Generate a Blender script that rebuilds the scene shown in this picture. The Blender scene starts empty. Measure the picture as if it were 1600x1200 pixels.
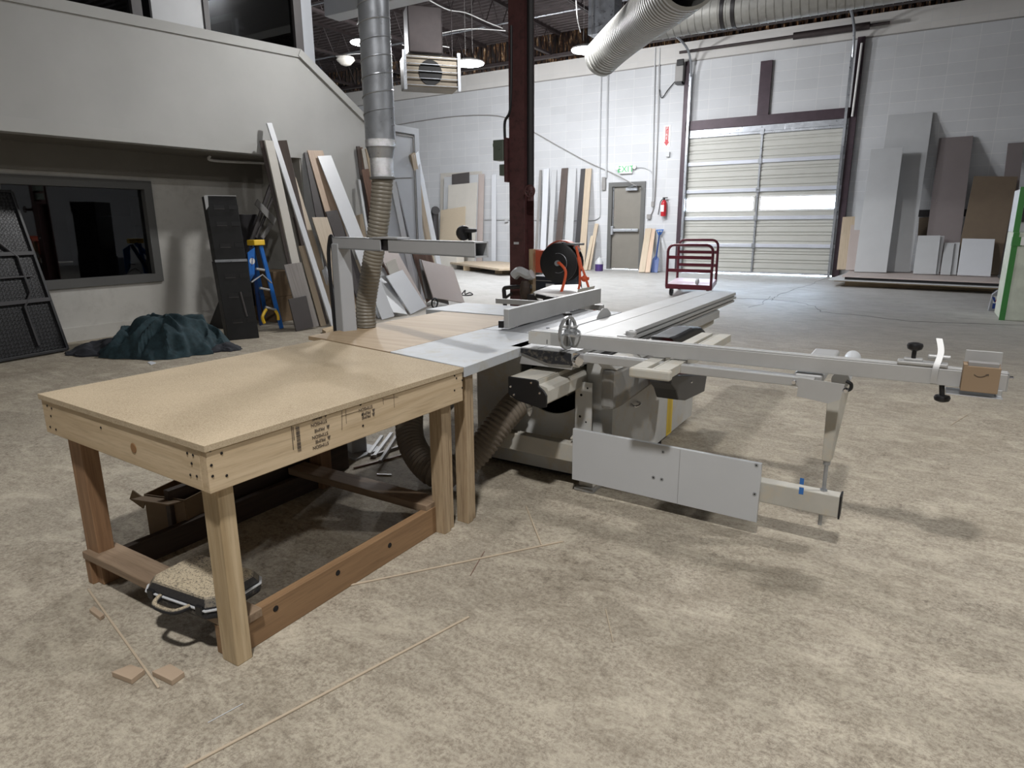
import bpy, math, random
from math import pi, sin, cos, radians
from mathutils import Vector, Matrix, noise
random.seed(7)
C = bpy.context.scene.collection
V = Vector

# ------------------------------------------------------------------ camera
F = 1019.0
H = 1.35
yaw, pit, rol = radians(-31.716), radians(13.758), radians(-.362)
Fw = V((sin(-0.553549) * cos(pit), cos(-0.553549) * cos(pit), -sin(pit)))
_r = V((cos(-0.553549), -sin(-0.553549), 0)); _u = _r.cross(Fw)
R = _r * cos(rol) + _u * sin(rol)
U = -_r * sin(rol) + _u * cos(rol)
EYE = V((0, 0, H))
cam_d = bpy.data.cameras.new('camera'); cam = bpy.data.objects.new('camera', cam_d); C.objects.link(cam)
cam_d.sensor_width = 36; cam_d.lens = F / 1600 * 36; cam_d.clip_end = 200
cam.matrix_world = Matrix(((R.x, U.x, -Fw.x, 0), (R.y, U.y, -Fw.y, 0), (R.z, U.z, -Fw.z, H), (0, 0, 0, 1)))
bpy.context.scene.camera = cam

# measured positions: where a sight line of the surveyed photograph meets a known plane of the room
def ray(x, y): return R * ((x - 800) / F) - U * ((y - 600) / F) + Fw
def onz(x, y, z=0): d = ray(x, y); return EYE + d * ((z - H) / d.z)
def ony(x, y, Y): d = ray(x, y); return EYE + d * (Y / d.y)
def onx(x, y, X): d = ray(x, y); return EYE + d * (X / d.x)

# ------------------------------------------------------------------ materials
def nodes(name):
    m = bpy.data.materials.new(name); m.use_nodes = True
    nt = m.node_tree; b = nt.nodes['Principled BSDF']
    return m, nt, b
def lin(c):
    return tuple(((v / 255) / 12.92 if v / 255 <= .04045 else (((v / 255) + .055) / 1.055) ** 2.4) for v in c) + (1,)
def tex_coord(nt, scale=(1, 1, 1), rot=(0, 0, 0)):
    t = nt.nodes.new('ShaderNodeTexCoord'); mp = nt.nodes.new('ShaderNodeMapping')
    nt.links.new(t.outputs['Object'], mp.inputs[0]); mp.inputs['Scale'].default_value = scale; mp.inputs['Rotation'].default_value = rot
    return mp.outputs[0]
def nz(nt, vec, scale, detail=3, rough=.5, dist=0):
    n = nt.nodes.new('ShaderNodeTexNoise'); nt.links.new(vec, n.inputs['Vector'])
    n.inputs['Scale'].default_value = scale; n.inputs['Detail'].default_value = detail; n.inputs['Roughness'].default_value = rough
    n.inputs['Distortion'].default_value = dist
    return n.outputs[0]
def ramp(nt, fac, stops):
    r = nt.nodes.new('ShaderNodeValToRGB'); nt.links.new(fac, r.inputs[0])
    e = r.color_ramp.elements
    while len(e) < len(stops): e.new(.5)
    for i, (p, c) in enumerate(stops): e[i].position = p; e[i].color = c
    return r.outputs[0]
def mix(nt, fac, a, b, mode='MIX'):
    m = nt.nodes.new('ShaderNodeMix'); m.data_type = 'RGBA'; m.blend_type = mode
    if isinstance(fac, (int, float)): m.inputs[0].default_value = fac
    else: nt.links.new(fac, m.inputs[0])
    for k, v in ((6, a), (7, b)):
        if isinstance(v, tuple): m.inputs[k].default_value = v
        else: nt.links.new(v, m.inputs[k])
    return m.outputs[2]
def bump(nt, b, h, strength=.2, dist=.01):
    n = nt.nodes.new('ShaderNodeBump'); n.inputs['Strength'].default_value = strength; n.inputs['Distance'].default_value = dist
    nt.links.new(h, n.inputs['Height']); nt.links.new(n.outputs[0], b.inputs['Normal'])
G = lambda v: (v, v, v, 1)
def mat(name, c, rough=.6, metal=0, var=.12, scale=6, bmp=.05, dirt=None, spec=None):
    m, nt, b = nodes(name); c = lin(c)
    vec = tex_coord(nt)
    n = nz(nt, vec, scale, 4, .6)
    lo = tuple(x * (1 - var) for x in c[:3]) + (1,); hi = tuple(min(1, x * (1 + var)) for x in c[:3]) + (1,)
    col = ramp(nt, n, [(.3, lo), (.7, hi)])
    if dirt:
        n2 = nz(nt, vec, scale * 2.3, 5, .7)
        f = ramp(nt, n2, [(.5, G(0)), (.72, G(.7))])
        col = mix(nt, f, col, lin(dirt))
    nt.links.new(col, b.inputs['Base Color'])
    b.inputs['Roughness'].default_value = rough; b.inputs['Metallic'].default_value = metal
    if spec is not None: b.inputs['Specular IOR Level'].default_value = spec
    if bmp: bump(nt, b, nz(nt, vec, scale * 12, 3), bmp, .003)
    return m
def wood(name, c1, c2, axis='z', rough=.65, scale=1.0, knots=False):
    m, nt, b = nodes(name)
    s = {'x': (.7, 14, 14), 'y': (14, .7, 14), 'z': (14, 14, .7)}[axis]
    vec = tex_coord(nt, tuple(v * scale for v in s))
    n = nz(nt, vec, 1.6, 4, .6, 1.2)
    n2 = nz(nt, vec, 9, 3, .6)
    col = ramp(nt, n, [(.3, lin(c1)), (.7, lin(c2))])
    dk = tuple(v * .72 for v in lin(c1)[:3]) + (1,)
    col = mix(nt, ramp(nt, n2, [(.5, G(0)), (.75, G(.55))]), col, dk)
    nt.links.new(col, b.inputs['Base Color']); b.inputs['Roughness'].default_value = rough
    bump(nt, b, n2, .12, .002)
    return m
def particle(name, c, c2, rough=.8, size=260):
    m, nt, b = nodes(name); vec = tex_coord(nt)
    n = nz(nt, vec, size, 2, .7); big = nz(nt, vec, 3, 4, .6)
    col = ramp(nt, n, [(.35, lin(c2)), (.6, lin(c))])
    col = mix(nt, ramp(nt, big, [(.35, G(0)), (.75, G(.35))]), col, tuple(min(1, v * 1.25) for v in lin(c)[:3]) + (1,))
    nt.links.new(col, b.inputs['Base Color']); b.inputs['Roughness'].default_value = rough
    bump(nt, b, n, .15, .002)
    return m
def emit(name, c, s):
    m, nt, b = nodes(name)
    b.inputs['Base Color'].default_value = lin(c); b.inputs['Emission Color'].default_value = lin(c); b.inputs['Emission Strength'].default_value = s
    return m

def floor_mat():
    m, nt, b = nodes('dusty concrete')
    vec = tex_coord(nt)
    st = tex_coord(nt, (1.0, 2.0, 1), (0, 0, .5))
    base = ramp(nt, nz(nt, vec, .8, 7, .65, .3), [(.3, lin((160, 152, 137))), (.5, lin((174, 165, 148))), (.7, lin((186, 177, 158)))])
    streak = nz(nt, st, 9, 10, .75, .5)
    col = mix(nt, ramp(nt, streak, [(.50, G(0)), (.60, G(.5))]), base, lin((134, 125, 110)))
    patch = nz(nt, vec, 1.7, 9, .68, .6)
    col = mix(nt, ramp(nt, patch, [(.50, G(0)), (.60, G(.42))]), col, lin((138, 128, 111)))
    patch2 = nz(nt, vec, 6.5, 9, .75, 1.2)
    col = mix(nt, ramp(nt, patch2, [(.52, G(0)), (.62, G(.4))]), col, lin((196, 186, 168)))
    fine = nz(nt, vec, 60, 9, .92)
    col = mix(nt, ramp(nt, fine, [(.47, G(0)), (.56, G(.7))]), col, lin((112, 101, 87)))
    msk = ramp(nt, nz(nt, vec, 1.1, 5, .6), [(.42, G(.1)), (.58, G(1))])
    spots = ramp(nt, nz(nt, vec, 26, 9, .85, .4), [(.52, G(0)), (.60, G(.75))])
    mm = nt.nodes.new('ShaderNodeMath'); mm.operation = 'MULTIPLY'; nt.links.new(msk, mm.inputs[0]); nt.links.new(spots, mm.inputs[1])
    col = mix(nt, mm.outputs[0], col, lin((98, 88, 76)))
    dustp = nz(nt, st, 3.2, 8, .75, .5)
    col = mix(nt, ramp(nt, dustp, [(.50, G(0)), (.64, G(.45))]), col, lin((200, 191, 172)))
    # worn bare grey concrete beyond the sawdust, towards the dock door
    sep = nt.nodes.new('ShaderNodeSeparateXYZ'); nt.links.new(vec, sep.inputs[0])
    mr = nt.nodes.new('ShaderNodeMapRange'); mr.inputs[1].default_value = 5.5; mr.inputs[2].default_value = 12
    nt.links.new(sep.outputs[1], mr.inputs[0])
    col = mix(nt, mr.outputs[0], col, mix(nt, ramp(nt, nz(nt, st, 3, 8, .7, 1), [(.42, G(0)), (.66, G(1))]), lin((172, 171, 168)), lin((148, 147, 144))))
    nt.links.new(col, b.inputs['Base Color'])
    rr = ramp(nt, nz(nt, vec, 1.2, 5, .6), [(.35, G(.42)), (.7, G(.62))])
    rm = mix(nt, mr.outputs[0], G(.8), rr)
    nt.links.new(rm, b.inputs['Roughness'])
    bump(nt, b, fine, .35, .004)
    return m
def block_mat(name, c, mortar, amt=.3):
    m, nt, b = nodes(name)
    t = nt.nodes.new('ShaderNodeTexCoord'); sp = nt.nodes.new('ShaderNodeSeparateXYZ'); cb = nt.nodes.new('ShaderNodeCombineXYZ')
    nt.links.new(t.outputs['Object'], sp.inputs[0])
    nt.links.new(sp.outputs[0], cb.inputs[0]); nt.links.new(sp.outputs[2], cb.inputs[1])
    br = nt.nodes.new('ShaderNodeTexBrick'); nt.links.new(cb.outputs[0], br.inputs['Vector'])
    br.offset = 0; br.inputs['Scale'].default_value = 1; br.inputs['Brick Width'].default_value = .53; br.inputs['Row Height'].default_value = .2467
    br.inputs['Mortar Size'].default_value = .006; br.inputs['Mortar Smooth'].default_value = .4
    c0 = lin(c); br.inputs['Color1'].default_value = c0; br.inputs['Color2'].default_value = tuple(v * .93 for v in c0[:3]) + (1,)
    br.inputs['Mortar'].default_value = lin(mortar)
    n = nz(nt, t.outputs['Object'], 1.3, 6, .65)
    col = mix(nt, ramp(nt, n, [(.4, G(0)), (.75, G(.35))]), br.outputs[0], tuple(v * .8 for v in c0[:3]) + (1,))
    nt.links.new(col, b.inputs['Base Color']); b.inputs['Roughness'].default_value = .7
    inv = nt.nodes.new('ShaderNodeMath'); inv.operation = 'SUBTRACT'; inv.inputs[0].default_value = 1; nt.links.new(br.outputs['Fac'], inv.inputs[1])
    ad = nt.nodes.new('ShaderNodeMath'); ad.operation = 'ADD'; nt.links.new(inv.outputs[0], ad.inputs[0])
    n2 = nz(nt, t.outputs['Object'], 60, 3); ml = nt.nodes.new('ShaderNodeMath'); ml.operation = 'MULTIPLY'; ml.inputs[1].default_value = .25
    nt.links.new(n2, ml.inputs[0]); nt.links.new(ml.outputs[0], ad.inputs[1])
    bump(nt, b, ad.outputs[0], amt, .008)
    return m
def galv(name, c=(150, 154, 160), rough=.38):
    m, nt, b = nodes(name); vec = tex_coord(nt)
    n = nz(nt, vec, 4, 5, .7, 1)
    lo = tuple(v * .7 for v in lin(c)[:3]) + (1,)
    nt.links.new(ramp(nt, n, [(.3, lo), (.7, lin(c))]), b.inputs['Base Color'])
    b.inputs['Metallic'].default_value = .7
    nt.links.new(ramp(nt, nz(nt, vec, 12, 3), [(.3, G(rough - .1)), (.7, G(rough + .12))]), b.inputs['Roughness'])
    return m
def glass_mat(name, tint=(1, 1, 1, 1), rough=.02, opac=.12):
    m, nt, b = nodes(name); nt.nodes.remove(b)
    tr = nt.nodes.new('ShaderNodeBsdfTransparent'); tr.inputs[0].default_value = tint
    gl = nt.nodes.new('ShaderNodeBsdfGlossy'); gl.inputs['Roughness'].default_value = rough
    fr = nt.nodes.new('ShaderNodeLayerWeight'); fr.inputs[0].default_value = .35
    mx = nt.nodes.new('ShaderNodeMixShader'); mt = nt.nodes.new('ShaderNodeMath'); mt.operation = 'MULTIPLY'; mt.inputs[1].default_value = opac * 6
    mt.use_clamp = True
    nt.links.new(fr.outputs['Fresnel'], mt.inputs[0]); nt.links.new(mt.outputs[0], mx.inputs[0])
    nt.links.new(tr.outputs[0], mx.inputs[1]); nt.links.new(gl.outputs[0], mx.inputs[2])
    nt.links.new(mx.outputs[0], nt.nodes['Material Output'].inputs[0])
    return m

M = dict(
    railwhite=mat('rail with painted highlight', (206, 210, 220), .35, .2, .05, 4, 0),  # whitish tone paints in the highlight along the dock door seams
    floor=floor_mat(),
    block=block_mat('painted concrete block', (202, 204, 207), (218, 218, 218)),
    office=mat('painted office wall', (176, 176, 173), .7, var=.05, scale=1.2, bmp=.08),
    office_in=mat('recess wall paint', (190, 188, 182), .7, var=.07, scale=1.5, bmp=.08, dirt=(165, 162, 156)),
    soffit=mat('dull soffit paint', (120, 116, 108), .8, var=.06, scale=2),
    deck=mat('dark steel deck', (74, 66, 66), .6, .2, .25, 3),
    steel_dark=mat('dark joist steel', (58, 50, 50), .55, .3, .2, 5),
    redoxide=mat('red oxide steel', (88, 56, 56), .5, .1, .22, 7, dirt=(48, 36, 36)),
    purple_steel=mat('dark purple steel', (62, 48, 56), .5, .2, .2, 7),
    galv=galv('galvanised steel', (176, 180, 186), .34),
    galv_light=galv('bright zinc', (196, 200, 206), .35),
    duct=mat('light ribbed duct', (160, 160, 156), .5, .15, .1, 5),
    foil=mat('crumpled foil tape', (226, 228, 232), .22, .9, .2, 40, 1.0),
    hose=mat('tan flexible hose', (122, 116, 104), .45, 0, .1, 9, .05),
    hose_band=mat('hose wire band', (92, 84, 72), .5, 0, .1, 9),
    slat=mat('cream door panel', (188, 188, 182), .5, 0, .03, 3, 0, spec=.4),
    exitdoor=mat('taupe door paint', (124, 120, 112), .45, 0, .06, 2, .03),
    exitframe=mat('grey door frame', (92, 92, 90), .5, 0, .06, 2),
    doorpaint=mat('blue grey door paint', (180, 184, 190), .5, 0, .04, 2),
    machine=mat('machine grey paint', (190, 190, 187), .6, 0, .07, 4, .04, dirt=(190, 176, 150)),
    machine_dark=mat('machine mid grey', (132, 131, 128), .65, 0, .08, 4, .05, dirt=(150, 138, 118)),
    castiron=mat('ground cast iron', (132, 134, 137), .5, .4, .1, 8, .03),
    table_metal=mat('painted steel table', (180, 184, 188), .6, .05, .08, 4, .03, dirt=(170, 166, 154)),
    alu=mat('anodised aluminium', (182, 182, 181), .5, .4, .05, 5, .02),
    alu_dust=mat('dusty aluminium', (180, 177, 168), .65, .08, .08, 6, .03, dirt=(190, 178, 156)),
    alu_shiny=mat('polished aluminium', (190, 192, 194), .32, .8, .04, 5, 0),
    black=mat('black plastic', (22, 22, 24), .45, 0, .2, 8, .04),
    black_matte=mat('black scuffed card', (15, 16, 18), .6, 0, .25, 5, .05, dirt=(24, 24, 26)),
    black_dust=mat('dusted black', (30, 31, 36), .6, 0, .3, 20, .05, dirt=(120, 112, 98)),
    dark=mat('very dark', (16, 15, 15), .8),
    chrome=mat('chrome', (215, 215, 218), .12, 1, .04, 5, 0),
    hole=mat('drilled hole', (18, 14, 12), .9),
    particle=particle('particle board', (184, 168, 142), (152, 134, 108)),
    particle_edge=particle('particle board edge', (160, 142, 116), (104, 86, 66), size=180),
    ply=wood('plywood face', (160, 137, 108), (180, 160, 132), 'x', .6, .35),
    pine_x=wood('pine cross', (182, 160, 128), (204, 184, 154), 'x'),
    pine_y=wood('pine long', (178, 156, 124), (202, 182, 152), 'y'),
    pine_z=wood('pine upright', (164, 142, 108), (196, 176, 144), 'z'),
    pine_old=wood('aged red pine', (120, 90, 64), (156, 122, 90), 'z'),
    lvl=wood('laminated veneer', (140, 118, 92), (184, 164, 134), 'z', scale=2.0),
    brown_y=wood('brown timber long', (122, 94, 66), (146, 116, 84), 'y'),
    brown_x=wood('brown timber cross', (118, 98, 78), (144, 124, 102), 'x'),
    darkwood_y=wood('dark timber', (54, 42, 34), (72, 58, 48), 'y'),
    cardboard=mat('cardboard', (142, 121, 97), .8, 0, .06, 5, .04),
    card_dull=mat('dull cardboard', (120, 100, 76), .8, 0, .1, 5, .04),
    b_white=mat('white laminate', (214, 217, 222), .35, 0, .02, 3, 0),
    b_cream=mat('cream laminate', (198, 194, 186), .45, 0, .04, 3, 0),
    b_lgray=mat('light grey laminate', (190, 192, 194), .45, 0, .03, 3, 0),
    b_gray=mat('mid grey laminate', (140, 138, 136), .5, 0, .05, 3, 0),
    b_char=mat('charcoal laminate', (78, 74, 74), .5, 0, .07, 4, 0),
    b_black=mat('black laminate', (40, 38, 40), .5, 0, .07, 4, 0),
    b_taupe=mat('taupe laminate', (128, 120, 120), .5, 0, .03, 3, 0),
    b_brown=mat('brown hardboard', (112, 98, 82), .6, 0, .06, 5, .02),
    b_pink=mat('pinkish beige laminate', (182, 170, 165), .5, 0, .03, 3, 0),
    b_tan=wood('tan veneer', (176, 160, 138), (194, 178, 156), 'z', .5, .5),
    b_pinkwood=wood('pinkish oak veneer', (186, 160, 138), (204, 182, 160), 'z', .5, .8),
    b_brownwood=wood('brown veneer', (112, 86, 74), (142, 114, 100), 'z', .5, .8),
    b_darkwood=wood('dark brown veneer', (66, 56, 52), (92, 80, 74), 'z', .5, .8),
    b_greywood=wood('grey oak veneer', (128, 122, 120), (150, 146, 142), 'z', .5, .6),
    b_mdf=mat('tan fibreboard', (188, 174, 152), .7, 0, .03, 20, .02),
    blue=mat('ladder blue', (42, 108, 190), .35, 0, .06, 5, .02),
    blue_dark=mat('shovel blue', (30, 62, 120), .4, 0, .1, 5, .02),
    yellow=mat('ladder yellow', (232, 190, 48), .4, 0, .06, 5, .02),
    warn=mat('yellow warning label', (222, 192, 70), .5, 0, .05, 9, 0),
    red=mat('extinguisher red', (176, 36, 44), .3, 0, .1, 5, 0),
    maroon=mat('maroon cart paint', (92, 28, 42), .35, 0, .12, 6, .02),
    cartdeck=mat('worn pale deck', (206, 186, 196), .35, 0, .08, 4, .02),
    orange=mat('orange hose', (222, 96, 58), .4, 0, .08, 6, 0),
    redreel=mat('reel red paint', (186, 84, 58), .4, 0, .14, 6, .02),
    green=mat('green cabinet edge', (58, 128, 60), .4, 0, .06, 5, 0),
    boxgreen=mat('switch box green grey', (100, 110, 100), .45, 0, .08, 5, .02),
    white=mat('white paint', (226, 226, 224), .5, 0, .03, 5, .02),
    paper=mat('white film', (232, 230, 226), .4, 0, .03, 8, .1),
    ink=mat('black print', (84, 74, 64), .8, 0, .2, 30, 0),
    inkblue=mat('blue print', (28, 60, 140), .5, 0, .05, 5, 0),
    bluetape=mat('blue masking tape', (52, 108, 176), .7, 0, .1, 9, 0),
    purple=mat('purple fluid', (70, 50, 110), .2, 0, .1, 5, 0),
    fabric=mat('dark teal moving blanket', (34, 54, 60), .9, 0, .35, 18, .4),
    fabric2=mat('dark grey blanket', (40, 42, 48), .9, 0, .3, 18, .4),
    glass=glass_mat('window glass', (.93, .96, 1, 1)),
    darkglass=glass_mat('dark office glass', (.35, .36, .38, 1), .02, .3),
    lamp=emit('lamp lens', (240, 246, 255), 60),
    exitgreen=emit('exit letters', (30, 150, 80), .6),
)

# ------------------------------------------------------------------ mesh building
class MB:
    def __init__(s): s.v = []; s.f = []
    def add(s, vs, fs):
        n = len(s.v); s.v += [V(a) for a in vs]; s.f += [tuple(i + n for i in f) for f in fs]; return s
    def box(s, c, size, rot=None):
        hx, hy, hz = size[0] / 2, size[1] / 2, size[2] / 2
        vs = [V((x, y, z)) for x in (-hx, hx) for y in (-hy, hy) for z in (-hz, hz)]
        if rot is not None: vs = [rot @ v for v in vs]
        return s.add([v + V(c) for v in vs], [(0, 1, 3, 2), (4, 6, 7, 5), (0, 4, 5, 1), (2, 3, 7, 6), (0, 2, 6, 4), (1, 5, 7, 3)])
    def b2(s, x0, x1, y0, y1, z0, z1): return s.box(((x0 + x1) / 2, (y0 + y1) / 2, (z0 + z1) / 2), (x1 - x0, y1 - y0, z1 - z0))
    def prism(s, pts, ext):
        n = len(pts); e = V(ext)
        a = [V(p) for p in pts]
        fs = [tuple(range(n))[::-1], tuple(range(n, 2 * n))] + [(i, (i + 1) % n, n + (i + 1) % n, n + i) for i in range(n)]
        return s.add(a + [p + e for p in a], fs)
    def tube(s, path, r, seg=10, cap=True, up=None):
        P = [V(p) for p in path]; n = len(P); rs = r if isinstance(r, (list, tuple)) else [r] * n
        T = [(P[min(i + 1, n - 1)] - P[max(i - 1, 0)]).normalized() for i in range(n)]
        a = T[0].orthogonal().normalized() if up is None else (V(up) - T[0] * T[0].dot(V(up))).normalized()
        vs = []
        for i in range(n):
            a = (a - T[i] * T[i].dot(a)).normalized(); b = T[i].cross(a)
            vs += [P[i] + (a * cos(2 * pi * k / seg) + b * sin(2 * pi * k / seg)) * rs[i] for k in range(seg)]
        fs = [(i * seg + k, i * seg + (k + 1) % seg, (i + 1) * seg + (k + 1) % seg, (i + 1) * seg + k) for i in range(n - 1) for k in range(seg)]
        if cap: fs += [tuple(range(seg))[::-1], tuple((n - 1) * seg + k for k in range(seg))]
        return s.add(vs, fs)
    def cyl(s, a, b, r, r2=None, seg=16): return s.tube([a, b], [r, r if r2 is None else r2], seg)
    def lathe(s, prof, o, ax=(0, 0, 1), seg=20):
        o = V(o); ax = V(ax).normalized(); a = ax.orthogonal().normalized(); b = ax.cross(a)
        vs = [o + ax * h + (a * cos(2 * pi * k / seg) + b * sin(2 * pi * k / seg)) * r for (r, h) in prof for k in range(seg)]
        fs = [(i * seg + k, i * seg + (k + 1) % seg, (i + 1) * seg + (k + 1) % seg, (i + 1) * seg + k) for i in range(len(prof) - 1) for k in range(seg)]
        fs += [tuple(range(seg))[::-1], tuple((len(prof) - 1) * seg + k for k in range(seg))]
        return s.add(vs, fs)
    def build(s, name, m, parent=None, smooth=False, bevel=0, loc=None):
        me = bpy.data.meshes.new(name)
        o = V(loc) if loc is not None else V((0, 0, 0))
        if loc is None and parent is None and s.v:
            lo = [min(v[i] for v in s.v) for i in range(3)]; hi = [max(v[i] for v in s.v) for i in range(3)]
            o = V(((lo[0] + hi[0]) / 2, (lo[1] + hi[1]) / 2, lo[2]))
        base = V((0, 0, 0))
        if parent is not None: base = parent.matrix_world.translation if not parent.get('_w') else V(parent['_w'])
        ob = bpy.data.objects.new(name, me); C.objects.link(ob)
        w = o if parent is None else base
        me.from_pydata([tuple(v - w) for v in s.v], [], s.f)
        me.materials.append(M[m] if isinstance(m, str) else m)
        me.update()
        import bmesh
        bm = bmesh.new(); bm.from_mesh(me); bmesh.ops.recalc_face_normals(bm, faces=bm.faces); bm.to_mesh(me); bm.free()
        if smooth:
            for p in me.polygons: p.use_smooth = True
            try: me.set_sharp_from_angle(angle=radians(38))
            except Exception: pass
        if parent is None: ob.location = w
        else: ob.parent = parent
        ob['_w'] = tuple(w)
        if bevel:
            md = ob.modifiers.new('bevel', 'BEVEL'); md.width = bevel; md.segments = 2; md.limit_method = 'ANGLE'; md.angle_limit = radians(40)
        return ob
def tag(o, label, cat, group=None, kind=None):
    o['label'] = label; o['category'] = cat
    if group: o['group'] = group
    if kind: o['kind'] = kind
    return o
def thing(name, loc, label, cat, group=None, kind=None):
    o = bpy.data.objects.new(name, None); C.objects.link(o); o.location = loc; o['_w'] = tuple(loc); o.empty_display_size = .1
    return tag(o, label, cat, group, kind)
def struct(o, label=None):
    o['kind'] = 'structure'
    if label: o['label'] = label
    return o
def bez(pts, n=12):
    """smooth path through pts (Catmull-Rom)"""
    P = [V(p) for p in pts]; out = []
    for i in range(len(P) - 1):
        p0 = P[max(i - 1, 0)]; p1 = P[i]; p2 = P[i + 1]; p3 = P[min(i + 2, len(P) - 1)]
        for k in range(n):
            t = k / n
            out.append(.5 * ((2 * p1) + (p2 - p0) * t + (2 * p0 - 5 * p1 + 4 * p2 - p3) * t * t + (3 * p1 - p0 - 3 * p2 + p3) * t ** 3))
    return out + [P[-1]]
def resample(path, step):
    out = [path[0]]; acc = 0
    for a, b in zip(path, path[1:]):
        d = (b - a).length
        while acc + d >= step:
            t = (step - acc) / d; a = a + (b - a) * t; out.append(a); d = (b - a).length; acc = 0
        acc += d
    return out
def corr(path, r, pitch, depth, seg=24):
    p = resample(path, pitch / 4)
    rs = [r - depth * (1 if i % 4 == 0 else .4 if i % 2 else 0) for i in range(len(p))]
    return MB().tube(p, rs, seg, cap=False)
def text(s, size, Mx, m, parent, name='lettering', depth=.0006, align='CENTER'):
    cu = bpy.data.curves.new('t', 'FONT'); cu.body = s; cu.size = size; cu.extrude = depth; cu.align_x = align; cu.align_y = 'CENTER'
    to = bpy.data.objects.new('t', cu); C.objects.link(to)
    bpy.context.view_layer.update()
    me = bpy.data.meshes.new_from_object(to); bpy.data.objects.remove(to)
    w = V(parent['_w']) if parent is not None else V((0, 0, 0))
    ob = bpy.data.objects.new(name, me); C.objects.link(ob); ob.parent = parent
    me.transform(Matrix.Translation(-w) @ Mx); me.materials.clear(); me.materials.append(M[m]); ob['_w'] = tuple(w)
    return ob
def frame3(o, x, y):
    """matrix with local X = x, local Y = y at o"""
    x = V(x).normalized(); y = V(y); y = (y - x * x.dot(y)).normalized(); z = x.cross(y)
    return Matrix(((x.x, y.x, z.x, o[0]), (x.y, y.y, z.y, o[1]), (x.z, y.z, z.z, o[2]), (0, 0, 0, 1)))
def local_box(name, size, Mx, m, bevel=.002):
    """free standing box with its own axes (grain runs along its length, local Z), origin at the bottom"""
    me = bpy.data.meshes.new(name); b = MB().box((0, 0, size[2] / 2), size)
    me.from_pydata([tuple(v) for v in b.v], [], b.f); me.materials.append(M[m])
    ob = bpy.data.objects.new(name, me); C.objects.link(ob); ob.matrix_world = Mx
    if bevel:
        md = ob.modifiers.new('bevel', 'BEVEL'); md.width = bevel; md.segments = 1
    return ob

W = 18.609     # back wall
XF = -7.75     # office wall face
XL = -8.644    # wall inside the recess
ZT = .755      # saw table height

# ------------------------------------------------------------------ room shell
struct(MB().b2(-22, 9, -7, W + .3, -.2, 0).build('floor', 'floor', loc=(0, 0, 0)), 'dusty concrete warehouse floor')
# back wall with the openings of the dock door and of the exit door
gx0, gx1, gz1 = -5.86, -1.83, 3.80
dx0, dx1, dz1 = -8.06, -6.97, 2.50
wb = MB()
for x0, x1, z0, z1 in ((-22, dx0, 0, 5.52), (dx0, dx1, dz1, 5.52), (dx1, gx0, 0, 5.52), (gx0, gx1, gz1, 5.52), (gx1, 9, 0, 5.52)):
    wb.b2(x0, x1, W, W + .3, z0, z1)
struct(wb.build('wall_back', 'block', loc=(0, W, .1)), 'white painted concrete block wall')
struct(MB().b2(-22, 9, W - .02, W + .3, 5.55, 6.02).build('trim_1', block_mat('upper block band', (206, 204, 201), (196, 196, 196), .1), loc=(0.1, W, 5.2)), 'smooth white band above the block wall')
struct(MB().b2(-22, 9, W + .01, W + .3, 5.515, 5.555).build('trim_2', 'b_gray'), 'dark joint line under the wall top band')
struct(MB().b2(8.8, 9, -7, W, 0, 7).build('wall_right', 'block'))
struct(MB().b2(-22, 9, -7.2, -7, 0, 7).build('wall_front', 'block'))
struct(MB().b2(-22.2, -22, -7, W, 0, 7).build('wall_far_left', 'block'))
# corrugated strip between the wall top and the roof, orange glints of light painted into its colour
def strip_mat():
    m, nt, b = nodes('ribbed strip with painted glints'); vec = tex_coord(nt, (6, 6, 1.2))
    n = nz(nt, vec, 2.5, 6, .8, .4)
    col = ramp(nt, n, [(.48, lin((24, 20, 20))), (.55, lin((84, 54, 36))), (.60, lin((170, 130, 84))), (.66, lin((236, 222, 196)))])
    msk = nz(nt, tex_coord(nt), .35, 2)
    col = mix(nt, ramp(nt, msk, [(.42, G(.35)), (.55, G(1))]), lin((26, 22, 22)), col)
    nt.links.new(col, b.inputs['Base Color']); b.inputs['Roughness'].default_value = .4; b.inputs['Metallic'].default_value = .3
    return m
st = MB(); x = -22
while x < 9:
    st.add([(x, W + .1, 6.02), (x + .09, W + .02, 6.02), (x + .09, W + .02, 6.86), (x, W + .1, 6.86)], [(0, 1, 2, 3)])
    st.add([(x + .09, W + .02, 6.02), (x + .18, W + .1, 6.02), (x + .18, W + .1, 6.86), (x + .09, W + .02, 6.86)], [(0, 1, 2, 3)]); x += .18
struct(st.build('trim_3', strip_mat()), 'ribbed strip between wall top and roof deck')
# ribbed roof deck, ribs along X
dk = MB(); y = -7.0; prof = []
while y < W + .3:
    prof += [(y, 6.86), (y + .09, 6.86), (y + .11, 6.80), (y + .2, 6.80)]; y += .22
for (a, za), (b, zb) in zip(prof, prof[1:]): dk.add([(-22, a, za), (9, a, za), (9, b, zb), (-22, b, zb)], [(0, 1, 2, 3)])
dk.b2(-22, 9, -7, W + .3, 6.95, 7.0)
struct(dk.build('ceiling', 'deck'), 'dark ribbed steel roof deck')
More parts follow.
